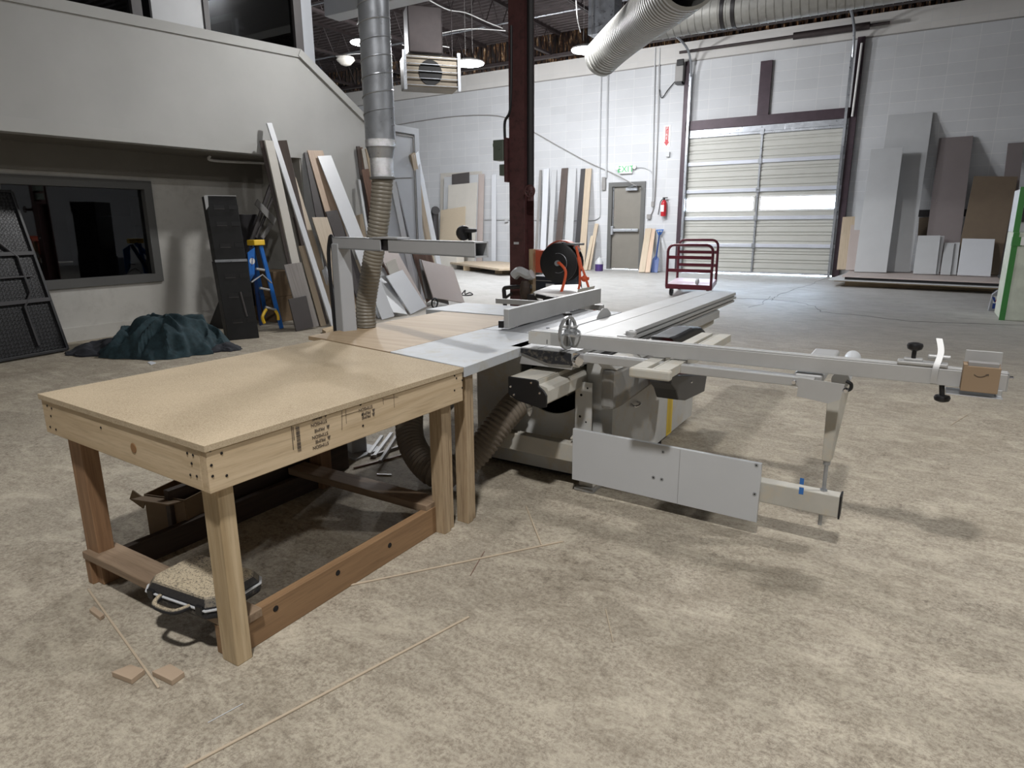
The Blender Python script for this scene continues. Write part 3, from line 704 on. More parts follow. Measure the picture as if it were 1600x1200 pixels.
def case_mat():
    m, nt, b = nodes('sawdust covered case'); vec = tex_coord(nt)
    n = nz(nt, vec, 190, 3, .8); g_ = nt.nodes.new('ShaderNodeNewGeometry'); sp = nt.nodes.new('ShaderNodeSeparateXYZ'); nt.links.new(g_.outputs['Normal'], sp.inputs[0])
    f = ramp(nt, sp.outputs[2], [(.45, G(0)), (.98, G(1))]); mm = nt.nodes.new('ShaderNodeMath'); mm.operation = 'MULTIPLY'; nt.links.new(f, mm.inputs[0]); nt.links.new(ramp(nt, n, [(.38, G(.1)), (.5, G(.95))]), mm.inputs[1])
    nt.links.new(mix(nt, mm.outputs[0], lin((26, 26, 30)), lin((186, 172, 146))), b.inputs['Base Color']); b.inputs['Roughness'].default_value = .7
    return m
M['case'] = case_mat()
lt.build('lid', 'case', tc, bevel=.008)
MB().prism(chamf(hx + .003, hy + .003, .03, .169), (0, 0, .004)).build('seam_band', 'b_lgray', tc)
hc = ctr - uy * (hy); hw = .07
MB().tube(bez([hc - ux * (hw + .0) + V((0, 0, -.03)), hc - ux * hw * .8 - uy * .03 + V((0, 0, -.032)), hc - ux * hw * .45 - uy * .042 + V((0, 0, -.034)), hc + ux * hw * .45 - uy * .042 + V((0, 0, -.034)), hc + ux * hw * .8 - uy * .03 + V((0, 0, -.032)), hc + ux * hw + V((0, 0, -.03))], 5), .010, 10).build('handle', 'case', tc, smooth=True)
for s_ in (-1, 1): MB().box(hc + ux * s_ * hx * .68 + V((0, 0, -.03)), (.03, .012, .03), Matrix(((ux.x, uy.x, 0), (ux.y, uy.y, 0), (0, 0, 1)))).build('latch', 'black', tc, bevel=.003)
# carton under the bench
cb = thing('open_carton', (-2.82, 1.75, 0), 'small battered cardboard carton on the floor behind the workbench', 'carton')
q = onz(290, 828, 0)
rz = Matrix.Rotation(.25, 3, 'Z')
bxm = MB(); cc = V((q.x, q.y, 0))
for c_, s_ in (((0, -.09, .1), (.22, .006, .2)), ((0, .09, .1), (.22, .006, .2)), ((-.11, 0, .1), (.006, .18, .2)), ((.11, 0, .1), (.006, .18, .2)), ((0, 0, .004), (.22, .18, .006))): bxm.box(cc + rz @ V(c_), s_, rz)
cb.location = cc; cb['_w'] = tuple(cc)
bxm.build('box_walls', 'card_dull', cb)
MB().box(cc + rz @ V((-.15, -.09, .17)), (.08, .006, .05), rz @ Matrix.Rotation(.5, 3, 'Y')).box(cc + rz @ V((.0, -.13, .2)), (.2, .08, .006), rz @ Matrix.Rotation(-.2, 3, 'X')).build('flap', 'card_dull', cb)

# ------------------------------------------------------------------ outfeed table beside the bench
ot = thing('outfeed_table', (-2.5, 3, 0), 'plywood topped outfeed table joined to the bench and the saw', 'table')
WT = [(-2.135, 2.325), (-2.15, 3.66), (-2.84, 3.66), (-2.84, 2.45), (-2.69, 2.43)]
MB().prism([(x, y, ZT - .022) for x, y in WT], (0, 0, .022)).build('tabletop', 'ply', ot, bevel=.001)
MB().b2(-2.83, -2.17, 3.56, 3.62, .62, .73).b2(-2.82, -2.78, 2.5, 3.56, .62, .73).build('apron', 'pine_x', ot)
for x, y in ((-2.8, 2.5), (-2.8, 3.5), (-2.25, 3.5)): MB().b2(x, x + .06, y, y + .06, 0, .733).build('leg', 'pine_z', ot)
lg = MB().b2(-1.705, -1.64, 2.262, 2.30, 0, .70).b2(-1.69, -1.65, 2.30, 2.335, 0, .70).build('leg', 'lvl', ot, bevel=.002); lg['label'] = 'laminated leg next to the workbench leg'

# ------------------------------------------------------------------ sliding table saw
sw = thing('sliding_table_saw', (-1.7, 3.6, 0), 'large grey sliding table saw with a long aluminium carriage and outrigger', 'table saw')
# cabinet as panels so that the front opening is real
cx0, cx1, cy0, cy1, cz0, cz1 = -2.09, -1.25, 3.0, 4.44, .03, .70
cbm = MB()
cbm.b2(cx1 - .012, cx1, cy0 + .0125, cy1 - .0125, cz0, .655); cbm.b2(cx0, cx0 + .012, cy0 + .0125, cy1 - .0125, cz0, cz1); cbm.b2(cx0, cx1, cy1 - .012, cy1, cz0, .655); cbm.b2(cx0 + .013, cx1 - .013, cy0 + .013, cy1 - .013, cz0, cz0 + .01)
# front with an arched opening
n = 14; ox0, ox1 = -1.80, -1.40; oz = .47
arc = [(ox0 + (ox1 - ox0) * k / n, oz - .115 * math.sin(pi * k / n) ** .7) for k in range(n + 1)]
for (xa, z_a), (xb, z_b) in zip(arc, arc[1:]): cbm.prism([(xa, cy0, cz0), (xb, cy0, cz0), (xb, cy0, z_b), (xa, cy0, z_a)], (0, .012, 0))
cbm.b2(cx0, ox0, cy0, cy0 + .012, cz0, cz1 - .01); cbm.b2(ox1, cx1, cy0, cy0 + .012, cz0, .655)
cbm.build('cabinet', 'machine', sw)
MB().b2(-1.9, -1.3, cy0 + .3, cy0 + .32, .2, .7).b2(cx0 + .1, cx1 - .05, cy0 + .02, cy0 + .32, .66, .7).build('inner_guard', 'dark', sw)
MB().b2(-1.56, -1.53, cy0 + .05, cy0 + .28, .45, .66).b2(-1.75, -1.5, cy0 + .1, cy0 + .12, .5, .64).build('trunnion', 'machine_dark', sw)
# base skirt
MB().b2(cx0 + .03, cx1 - .03, cy0 + .05, cy1 - .05, 0, .03).build('plinth', 'b_black', sw)
# tables
MB().b2(-2.14, -1.716, 3.14, 4.23, ZT - .06, ZT).build('cast_iron_table', 'castiron', sw, bevel=.003)
mt = MB().prism([(x, y, ZT - .045) for x, y in ((-2.132, 2.33), (-1.613, 2.222), (-1.655, 3.0), (-1.67, 3.13), (-2.142, 3.135))], (0, 0, .045)).build('side_table', 'table_metal', sw, bevel=.002)
MB().b2(-3.02, -2.145, 3.70, 4.17, ZT - .06, ZT).build('extension_table', 'table_metal', sw, bevel=.003)
MB().b2(-2.95, -2.90, 3.8, 3.85, 0, ZT - .06).b2(-2.95, -2.9, 4.05, 4.1, 0, ZT - .06).build('leg', 'machine_dark', sw)
MB().b2(-3.0, -2.03, 4.6, 4.64, ZT - .05, ZT - .01).build('fence_rail', 'alu', sw)
# blade, throat plate
MB().b2(-1.80, -1.722, 3.3, 4.1, ZT, ZT + .0015).build('throat_plate', 'alu', sw)
bl = onz(975, 499, ZT)
th = []
NT = 60
for k in range(NT):
    a = 2 * pi * k / NT; th.append((0, cos(a) * .15, sin(a) * .15)); a += .03; th.append((0, cos(a) * .143, sin(a) * .143))
by = 3.95; bz = ZT - .092
MB().lathe([(.146, 0), (.15, .001), (.15, .0035), (.146, .0045)], (-1.730, by, bz), (1, 0, 0), 64).build('saw_blade', 'alu', sw)
MB().lathe([(.012, 0), (.012, .002)], (-1.86, 3.62, ZT), seg=12).lathe([(.012, 0), (.012, .002)], (-1.82, 3.35, ZT), seg=12).build('table_hole', 'hole', sw)
# rip fence
rf = MB().prism([(-2.02, 3.18, ZT + .008), (-1.985, 3.18, ZT + .008), (-1.985, 3.18, ZT + .118), (-2.02, 3.18, ZT + .118)], (-.055, 1.42, 0)).build('rip_fence', 'alu', sw, bevel=.003)
MB().b2(-2.05, -2.02, 3.17, 3.23, ZT + .01, ZT + .05).build('fence_slot', 'black', rf)
MB().b2(-2.14, -2.05, 3.42, 3.56, ZT, ZT + .035).build('fence_clamp', 'alu', sw, bevel=.01)
# carriage: slotted aluminium extrusion
carr = MB()
y0, y1 = 2.75, 5.95
prof = [(-1.706, ZT), (-1.553, ZT), (-1.553, ZT - .006), (-1.547, ZT - .006), (-1.547, ZT), (-1.352, ZT), (-1.350, ZT - .022), (-1.366, ZT - .024), (-1.366, ZT - .034), (-1.346, ZT - .036), (-1.346, ZT - .052), (-1.372, ZT - .056), (-1.372, ZT - .066), (-1.358, ZT - .068), (-1.362, ZT - .085), (-1.70, ZT - .085)]
carr.prism([(x, y0, z) for x, z in prof], (0, y1 - y0, 0))
cg = carr.build('sliding_carriage', 'alu', sw)
MB().prism([(-1.700, y0 - .004, ZT - .004), (-1.36, y0 - .004, ZT - .004), (-1.36, y0 - .004, ZT - .06), (-1.48, y0 - .004, ZT - .066), (-1.66, y0 - .004, ZT - .02)], (0, -.008, 0)).build('end_cap', 'black_dust', cg)
# guide rail under the carriage
gy0, gy1 = 2.57, 5.42
MB().b2(-1.43, -1.348, 3.2, 5.42, .598, .655).b2(-1.40, -1.36, 3.2, 5.42, .655, .662).build('rail_cover', 'alu', sw, bevel=.004)
prof = [(-1.60, .645), (-1.455, .645), (-1.455, .632), (-1.448, .632), (-1.448, .645), (-1.442, .645), (-1.442, .625), (-1.40, .615), (-1.392, .60), (-1.392, .545), (-1.41, .53), (-1.60, .545)]
gr = MB().prism([(x, gy0, z) for x, z in prof], (0, gy1 - gy0, 0)).build('guide_rail', 'alu_dust', sw)
pe = [(-1.603, .648), (-1.455, .648), (-1.44, .64), (-1.438, .62), (-1.41, .60), (-1.395, .58), (-1.395, .525), (-1.43, .515), (-1.55, .535), (-1.603, .56)]
ec = MB().prism([(x, gy0, z) for x, z in pe], (0, -.012, 0)).build('end_cap', 'black', gr, bevel=.003)
sc = MB()
for x, z in ((-1.588, .60), (-1.475, .632), (-1.43, .588), (-1.57, .562)): sc.lathe([(.006, 0), (.005, .003)], (x, gy0 - .012, z), (0, -1, 0), 10)
sc.build('screw', 'chrome', ec, smooth=True)
MB().b2(-1.62, -1.45, 3.1, 4.3, .5, .64).build('rail_bracket', 'machine_dark', sw)
MB().tube(bez([(-1.53, 2.60, .53), (-1.515, 2.6, .505), (-1.50, 2.6, .485)], 4), .012, 8).lathe([(.016, 0), (.012, .03), (.004, .045)], (-1.51, 2.6, .50), (0, 0, -1), 10).build('lock_pin', 'alu', gr, smooth=True)
# crosscut outrigger frame
fm = MB()
fm.b2(-1.37, -.30, 2.74, 2.78, ZT - .04, ZT - .002)
fr_ = fm.build('outrigger_frame', 'alu', sw, bevel=.003)
MB().b2(-1.32, -.24, 3.20, 3.26, ZT - .045, ZT - .005).b2(-1.32, -.25, 3.20, 3.23, ZT - .05, ZT - .002).build('frame_beam', 'alu', sw, bevel=.006)
MB().b2(-1.33, -.30, 2.80, 2.845, ZT - .03, ZT - .012).build('frame_lip', 'alu', sw, bevel=.003)
# slotted cross piece running under the fence
cp = MB()
for x0, x1, z1 in ((-.99, -.93, ZT + .004), (-.925, -.915, ZT - .008), (-.91, -.90, ZT + .002), (-.895, -.83, ZT + .004)): cp.b2(x0, x1, 2.58, 3.62, ZT - .035, z1)
cp.build('slotted_support', 'alu_dust', sw, bevel=.002)
MB().b2(-1.0, -.82, 2.56, 2.60, ZT - .04, ZT + .002).build('support_end', 'alu_dust', sw, bevel=.008)
MB().b2(-.385, -.275, 2.80, 3.42, ZT - .04, ZT + .004).build('end_crosspiece', 'alu', sw, bevel=.01)
rp = onz(1350, 560, ZT)
MB().cyl((-.215, 2.85, ZT - .02), (-.215, 3.38, ZT - .02), .034, seg=20).build('end_roller', 'b_lgray', sw, smooth=True)
# gusset plate and bolt at the outer corner
MB().prism([(-.355, 2.735, ZT - .002), (-.355, 2.735, ZT - .078), (-.24, 2.735, ZT - .092), (-.2, 2.735, ZT - .07), (-.19, 2.735, ZT - .01)], (0, .006, 0)).build('gusset_plate', 'alu', sw)
MB().lathe([(.010, 0), (.010, .014), (.006, .018)], (-.185, 2.735, ZT - .03), (0, -1, 0), 12).lathe([(.009, 0), (.007, .01)], (-.37, 2.73, ZT - .02), (0, -1, 0), 10).build('bolt', 'chrome', sw, smooth=True)
MB().tube(bez([(-.19, 2.78, ZT - .005), (-.172, 2.78, ZT - .015), (-.172, 2.78, ZT - .035), (-.19, 2.78, ZT - .045)], 4), .007, 8).build('rubber_stop', 'black', sw, smooth=True)
# support post and lower arm
py_ = 2.86
MB().prism([(-.262, py_, ZT - .08), (-.205, py_, ZT - .08), (-.19, py_ + .055, ZT - .08), (-.25, py_ + .055, ZT - .08)], (0, 0, -.001)).build('post_cap', 'alu', sw)
pst = MB(); tp = [(-.255, 2.83), (-.205, 2.83), (-.18, 2.90), (-.245, 2.90)]; bt = [(-.250, 2.84), (-.217, 2.84), (-.212, 2.88), (-.246, 2.88)]
pst.add([(x, y, ZT - .05) for x, y in tp] + [(x, y, .39) for x, y in bt], [(3, 2, 1, 0), (4, 5, 6, 7)] + [(i, (i + 1) % 4, 4 + (i + 1) % 4, 4 + i) for i in range(4)])
pst.build('support_post', 'alu_dust', sw, bevel=.004)
MB().cyl((-.231, 2.86, .40), (-.231, 2.86, .10), .008, seg=10).cyl((-.231, 2.86, .40), (-.231, 2.86, .372), .014, seg=12).cyl((-.231, 2.86, .262), (-.231, 2.86, .24), .015, seg=6).build('threaded_rod', 'galv', sw, smooth=True)
aL = ony(771, 676, 2.92); aR = ony(1323, 753, 2.90)
print('arm', aL, aR)
az1 = .255
MB().prism([(-1.935, 2.86, az1), (-1.935, 2.86, az1 - .095), (-.165, 2.82, az1 - .095), (-.165, 2.82, az1)], (0, .06, 0)).build('swing_arm', 'alu_dust', sw, bevel=.004)
MB().b2(-.165, -.158, 2.82, 2.885, az1 - .098, az1 + .003).build('arm_end_cap', 'black', sw)
MB().b2(-1.935, -1.84, 2.865, 2.92, az1 + .0, az1 + .022).build('dust_ridge', mat('heaped sawdust', (206, 184, 148)), sw, bevel=.008)
# shield board screwed on the arm
bd = MB().prism([(-1.395, 2.838, .345), (-1.395, 2.838, .072), (-.475, 2.80, .072), (-.475, 2.80, .345)], (0, .02, 0)).build('shield_board', 'b_lgray', sw, bevel=.002); bd['label'] = 'pale grey laminated board screwed to the arm'
def onboard(px, py):
    d = ray(px, py); e_ = V((.92, -.038, 0)); n_ = V((e_.y, -e_.x, 0)).normalized(); a = V((-1.395, 2.838, 0)); t_ = (a - EYE).dot(n_) / d.dot(n_); return EYE + d * t_ + n_ * .0005
sc = MB(); sh_ = MB()
for px, py in ((1036, 706), (1182, 727), (1034, 749), (1179, 772), (1021, 746)):
    q = onboard(px, py); sc.lathe([(.0085, 0), (.008, .0012)], q, (0, -1, 0), 14); sh_.lathe([(.0035, 0), (.003, .001)], q + V((0, -.0014, 0)), (0, -1, 0), 8)
sc.build('screw', 'galv', bd, smooth=True); sh_.build('screw_recess', 'hole', bd)
q = onboard(1062, 720); MB().b2(q.x - .0008, q.x + .0008, q.y - .001, q.y, .075, .342).build('board_joint', 'b_gray', bd)
# blue tape on the arm
tz = MB()
for px, py, w_, h_ in ((1253, 752, .016, .028), (1252, 767, .018, .03)):
    q = ony(px, py, 2.8235); tz.b2(q.x - w_ / 2, q.x + w_ / 2, q.y - .0012, q.y, q.z - h_ / 2, q.z + h_ / 2)
tz.build('tape_marks', 'bluetape', sw)
# pivot foot
MB().b2(-1.40, -1.29, 2.872, 3.05, 0, .022).build('pivot_foot', 'machine_dark', sw, bevel=.004)
MB().b2(-1.385, -1.305, 2.90, 3.02, .02, .17).b2(-1.385, -1.375, 2.93, 2.99, .02, .3).build('pivot_column', 'machine', sw, bevel=.004)
# bracket with holes
bk = MB().b2(-1.43, -1.335, 2.93, 2.94, .29, .57).b2(-1.43, -1.425, 2.93, 3.0, .29, .57).build('hinge_bracket', 'machine', sw, bevel=.002)
hh_ = MB()
for x, z in ((-1.395, .50), (-1.40, .385), (-1.36, .54), (-1.365, .36)): hh_.lathe([(.007 if x < -1.38 else .003, 0), (.005, .001)], (x, 2.93, z), (0, -1, 0), 10)
hh_.build('bracket_hole', 'hole', bk)
MB().prism([(-1.42, 2.86, .275), (-1.34, 2.86, .285), (-1.34, 2.93, .30), (-1.42, 2.93, .295)], (0, 0, .012)).build('dust_shelf', 'alu_dust', sw, bevel=.004)
# hood bulge on the right face
hpts = [(2.88, .655), (2.88, .455), (3.0, .45), (3.3, .465), (3.6, .48), (3.85, .47), (4.0, .43), (4.18, .43), (4.3, .55), (4.3, .66)]
hd = MB(); outr = [(cx1 + .0, y, z) for y, z in hpts]
hd.prism([(cx1 - .02, y, z) for y, z in hpts], (.075, 0, 0))
hd.build('side_casting', 'machine_dark', sw, bevel=.02)
MB().prism([(cx1 - .02, 2.9, .655), (cx1 + .06, 2.9, .655), (cx1 + .02, 2.9, .69), (cx1 - .06, 2.9, .69)], (0, 1.3, 0)).build('casting_top', 'machine', sw, bevel=.01)
q0, q1, q2 = onx(1045, 620, cx1), onx(1052, 620, cx1), onx(1040, 684, cx1)
lbm = MB().b2(cx1, cx1 + .0015, 3.885, 3.99, .028, .29).build('warning_label', 'warn', sw)
tk = MB()
for k in range(26): tk.b2(cx1 + .0015, cx1 + .002, 3.90, 3.965, .045 + k * .0088, .0485 + k * .0088)
tk.build('label_scale', mat('ochre print', (170, 140, 40)), lbm)
q = onx(990, 631, cx1)
MB().tube(bez([(cx1 + .002, q.y - .05, q.z + .01), (cx1 + .03, q.y - .045, q.z), (cx1 + .03, q.y + .03, q.z), (cx1 + .002, q.y + .05, q.z)], 4), .006, 8).build('latch', 'chrome', sw, smooth=True)
MB().b2(cx1, cx1 + .001, 3.72, 3.80, .0, .03).build('foot_recess', 'hole', sw)
# black handle unit under the crosspiece and black cover beyond the carriage
def ont(px, py, X): return onx(px, py, X)
XH = -.98
hp = [ont(x, y, XH) for x, y in ((1048, 586), (1105, 586), (1101, 612), (1072, 626), (1060, 625), (1056, 610), (1049, 600))]
MB().prism(hp, (-.12, 0, 0)).build('control_handle', mat('charcoal plastic', (64, 64, 66), .45), sw, bevel=.008)
q = ont(1080, 597, XH); MB().lathe([(.008, 0), (.006, .006)], q, (1, 0, 0), 12).build('handle_bolt', 'chrome', sw, smooth=True)
XC = -1.10
cp_ = [ont(x, y, XC) for x, y in ((1050, 528), (1062, 524), (1085, 512), (1098, 511), (1104, 518), (1106, 534), (1060, 545))]
MB().prism(cp_, (-.14, 0, 0)).build('rear_cover', 'black', sw, bevel=.02)
# red patch of motor seen between
q = ont(1040, 560, -1.15); MB().b2(-1.25, -1.1, 3.4, 3.7, .5, .6).build('motor_cover', 'red', sw)
# crosscut fence
cf = thing('crosscut_fence', (-.65, 2.8, ZT), 'long pale aluminium crosscut fence lying across the saw carriage', 'fence')
FY = 2.795
MB().b2(-1.62, .31, FY, FY + .045, .768, .828).b2(-1.62, .31, FY + .004, FY + .02, .828, .834).b2(-1.62, .31, FY + .03, FY + .045, .826, .834).build('fence_bar', 'alu', cf, bevel=.002)
MB().b2(-1.625, -1.50, FY - .006, FY, .77, .83).build('fence_face', 'machine', cf)
MB().b2(-1.413, -1.41, FY - .002, FY, .776, .82).b2(-1.52, -1.517, FY - .008, FY, .776, .797).build('index_mark', 'black', cf)
MB().b2(.31, .313, FY, FY + .045, .768, .83).build('end_plate', 'alu_shiny', cf)
MB().lathe([(.007, 0), (.007, .012), (.004, .014)], (.313, FY + .02, .815), (1, 0, 0), 10).build('end_bolt', 'chrome', cf, smooth=True)
# round swivel stop near the blade
def wheel(cx, cy, cz, r, ax, par, m='alu_shiny', name='swivel_stop', spokes=3):
    ax = V(ax).normalized(); a = ax.orthogonal().normalized(); b = ax.cross(a); w = MB()
    ring = [V((cx, cy, cz)) + (a * cos(2 * pi * k / 32) + b * sin(2 * pi * k / 32)) * r for k in range(33)]
    for k in range(32):
        p_, q_ = ring[k], ring[k + 1]; pi_, qi_ = V((cx, cy, cz)) + (p_ - V((cx, cy, cz))) * .84, V((cx, cy, cz)) + (q_ - V((cx, cy, cz))) * .84
        w.prism([p_, q_, qi_, pi_], ax * .012)
    for k in range(spokes):
        d = a * cos(2 * pi * k / spokes + .3) + b * sin(2 * pi * k / spokes + .3)
        w.tube([V((cx, cy, cz)) + ax * .006, V((cx, cy, cz)) + d * r * .86 + ax * .006], .006, 6)
    w.lathe([(.016, -.004), (.016, .016)], (cx, cy, cz), ax, 12)
    return w.build(name, m, par, smooth=True)
q = ony(890, 520, FY - .005)
s1 = thing('swivel_stop', (q.x, q.y, q.z), 'polished aluminium swivel stop with loops clamped near the saw blade', 'stop')
wheel(q.x, q.y - .03, q.z + .005, .08, (.99, -.06, 0), s1, name='stop_disc')
wheel(q.x + .02, q.y - .012, q.z, .04, (.25, -.2, .95), s1, name='clamp_lever')
MB().cyl((q.x - .028, q.y + .03, q.z + .0), (q.x - .028, q.y + .03, q.z + .085), .008).lathe([(.008, 0), (.022, .004), (.022, .014), (.014, .018)], (q.x - .028, q.y + .03, q.z + .075), seg=14).build('clamp_knob', 'black', s1, smooth=True)
MB().b2(q.x - .06, q.x + .02, q.y + .0, q.y + .06, q.z + .02, q.z + .032).build('clamp_block', 'alu', s1, bevel=.005)
q = ony(907, 560, 2.74)
MB().b2(q.x - .02, q.x + .015, 2.70, 2.75, q.z - .035, q.z + .03).lathe([(.026, -.012), (.03, 0), (.026, .012)], (q.x + .01, 2.69, q.z), (1, -.4, 0), 14).build('carriage_lock', 'chrome', sw, smooth=True)
q = onz(986, 527, ZT)
MB().lathe([(.03, 0), (.03, .03), (.024, .036), (.014, .036), (.014, .02)], (q.x, q.y, ZT), seg=18).b2(q.x - .06, q.x + .03, q.y - .05, q.y - .0, ZT, ZT + .012).build('clamp_boss', 'alu', sw, smooth=True)
# far end stop
k1 = ony(1430, 556, FY + .02)
s2 = thing('flip_stop', (k1.x, FY, .83), 'curved aluminium flip stop with black star knobs near the fence end', 'stop')
q = ony(1430, 540, FY + .02)
MB().cyl((q.x, FY + .02, .84), (q.x, FY + .02, q.z), .008).lathe([(.01, -.02), (.024, -.012), (.027, 0), (.024, .008), (.01, .012)], (q.x, FY + .02, q.z), seg=16).build('upper_knob', 'black', s2, smooth=True)
q2 = ony(1472, 603, FY); q3 = ony(1472, 625, FY)
MB().cyl((q2.x, FY + .02, .765), (q3.x, FY + .02, q3.z), .009).lathe([(.01, -.012), (.024, -.006), (.027, .004), (.024, .012), (.01, .014)], (q3.x, FY + .02, q3.z), seg=16).build('lower_knob', 'black', s2, smooth=True)
MB().b2(q.x - .05, q.x + .11, FY - .002, FY + .05, .834, .846).b2(q.x - .03, q.x + .03, FY + .01, FY + .04, .846, .856).cyl((q.x + .045, FY + .03, .866), (q.x + .115, FY + .03, .866), .009).build('slide_block', 'alu', s2, bevel=.003)
# curved blade
a0, a1_ = ony(1466, 531, FY), ony(1457, 599, FY)
bpts = bez([(ony(1468, 532, FY).x, FY + .05, ony(1468, 532, FY).z), (ony(1471, 548, FY).x, FY + .02, ony(1471, 552, FY).z), (ony(1462, 575, FY).x, FY - .012, ony(1462, 575, FY).z), (ony(1458, 598, FY).x, FY - .012, ony(1458, 598, FY).z)], 8)
bs = MB()
for p_, r_ in zip(bpts, bpts[1:]): bs.prism([p_ + V((-.010, 0, 0)), p_ + V((.010, 0, 0)), r_ + V((.010, 0, 0)), r_ + V((-.010, 0, 0))], (0, .005, 0))
bs.build('stop_blade', 'alu', s2, smooth=True)
# bracket at the end with a carton hooked on it
s3 = thing('angle_bracket', (.23, FY, .83), 'aluminium angle plate bracket at the far end of the crosscut fence', 'bracket')
a, b = ony(1510, 548, FY + .02), ony(1569, 553, FY + .02)
MB().b2(a.x, b.x, FY + .046, FY + .05, .80, a.z).build('upright_plate', 'alu', s3, bevel=.004)
MB().b2(a.x - .045, b.x + .012, FY - .05, FY + .06, .748, .752).b2(b.x - .01, b.x + .01, FY - .02, FY - .016, .752, .775).build('bottom_plate', 'alu_shiny', s3, bevel=.006)
a, b = ony(1506, 571, FY - .055), ony(1558, 616, FY - .055)
cbx = thing('cardboard_box', ((a.x + b.x) / 2, FY - .03, b.z), 'small brown cardboard box with a printed smile hanging on the fence end', 'box')
MB().b2(a.x, b.x, FY - .06, FY - .004, b.z, a.z).build('box_body', 'cardboard', cbx, bevel=.002)
MB().b2(a.x, a.x + .012, FY - .06, FY - .004, a.z, a.z + .004).b2(a.x, b.x, FY - .012, FY - .004, a.z, a.z + .006).build('flap', 'cardboard', cbx)
MB().b2(a.x + .014, b.x - .006, FY - .05, FY - .01, a.z - .002, a.z + .012).build('foam_insert', 'b_gray', cbx)
sm = bez([ony(1522, 585, FY - .061), ony(1528, 588.5, FY - .061), ony(1536, 588.5, FY - .061), ony(1545, 585, FY - .061)], 6)
MB().tube(sm, .0012, 5).build('smile_mark', 'ink', cbx)
MB().tube([ony(1540, 585.5, FY - .061), ony(1545, 585, FY - .061), ony(1544, 588, FY - .061)], .0009, 5).build('smile_tip', 'ink', cbx)

# flexible hose under the table into the cabinet
tag(corr(bez([(-2.55, 2.95, .68), (-2.45, 2.85, .45), (-2.28, 2.62, .2), (-2.02, 2.52, .085), (-1.90, 2.66, .15), (-1.80, 2.82, .34), (-1.79, 3.02, .42)], 14), .078, .024, .009).build('extraction_hose', mat('grey brown extraction hose', (124, 114, 102), .5), smooth=True), 'grey brown corrugated hose looping low behind the bench legs', 'hose')
# red machine part seen beneath the side table
q = onz(745, 600, .5)
tag(MB().b2(-2.22, -2.12, 2.9, 3.0, .50, .66).cyl((-2.17, 2.9, .58), (-2.17, 2.86, .58), .05).build('red_switch_box', 'red', bevel=.01), 'dull red switch box under the pale metal side table', 'switch')

# ------------------------------------------------------------------ overarm guard
og = thing('overarm_guard_arm', (-2.85, 2.72, 0), 'grey square steel overarm with a tapered post rising beside the outfeed table', 'guard arm')
bz0, bz1 = 1.222, 1.286
cen = V((-2.80, 2.70, 0))
A0 = onz(524, 371, bz1); A1 = onz(752, 374, bz1)
dirb = V((A1.x - (-2.82), A1.y - 2.72, 0))
# beam runs from the post top to above the blade
P0 = V((-2.87, 2.74, 0)); P1 = onz(752, 376, bz1); P1.z = 0
def quadbeam(a, b, w, z0, z1, open_end=False, m='machine_dark', par=og, name='beam', bev=.004):
    d = (b - a).normalized(); n = V((-d.y, d.x, 0)) * w / 2; mb = MB()
    th_ = .006
    if open_end:
        mb.prism([a + n + V((0, 0, z0)), a - n + V((0, 0, z0)), a - n + V((0, 0, z0 + th_)), a + n + V((0, 0, z0 + th_))], b - a)
        mb.prism([a + n + V((0, 0, z1 - th_)), a - n + V((0, 0, z1 - th_)), a - n + V((0, 0, z1)), a + n + V((0, 0, z1))], b - a)
        k = n.normalized() * th_
        mb.prism([a + n + V((0, 0, z0)), a + n - k + V((0, 0, z0)), a + n - k + V((0, 0, z1)), a + n + V((0, 0, z1))], b - a)
        mb.prism([a - n + V((0, 0, z0)), a - n + k + V((0, 0, z0)), a - n + k + V((0, 0, z1)), a - n + V((0, 0, z1))], b - a)
    else:
        mb.prism([a + n + V((0, 0, z0)), a - n + V((0, 0, z0)), a - n + V((0, 0, z1)), a + n + V((0, 0, z1))], b - a)
    return mb.build(name, m, par)
M['og'] = mat('guard grey paint', (166, 168, 171), .5, 0, .04, 4, .02)
f1 = .42
mid = P0 + (P1 - P0) * f1
print('guard', P0, P1, mid)
quadbeam(P0, mid, .07, bz0, bz1, True, 'og', name='inner_beam')
quadbeam(mid + (P1 - P0) * .06, P1, .07, bz0 - .004, bz1 - .004, True, 'og', name='outer_beam')
quadbeam(mid - (P1 - P0) * .05, mid + (P1 - P0) * .13, .075, bz1 - .002, bz1 + .006, False, 'og', name='hinge_plate')
quadbeam(mid - (P1 - P0) * .02, mid + (P1 - P0) * .1, .04, bz0 + .005, bz1 - .01, False, 'b_black', name='hinge_core')
pm = MB(); d = (P1 - P0).normalized(); n_ = V((-d.y, d.x, 0))
topq = [P0 + d * -.0 + n_ * .04, P0 + n_ * -.04, P0 + d * .09 + n_ * -.04, P0 + d * .09 + n_ * .04]
botq = [P0 + d * .0 + n_ * .05 + V((0, 0, 0)), P0 + n_ * -.05, P0 + d * .125 + n_ * -.05, P0 + d * .125 + n_ * .05]
pm.add([V((p.x, p.y, bz0 + .03)) for p in topq] + [V((p.x, p.y, 0.012)) for p in botq], [(0, 1, 2, 3), (7, 6, 5, 4)] + [(i, (i + 1) % 4, 4 + (i + 1) % 4, 4 + i) for i in range(4)])
pm.build('post', 'og', og, bevel=.008)
MB().box(V((P0.x, P0.y, .006)) + d * .06, (.24, .24, .012)).build('foot_plate', 'og', og)
bo = onz(543, 450, .99)
cab = P0 + d * -.03 - n_ * .03
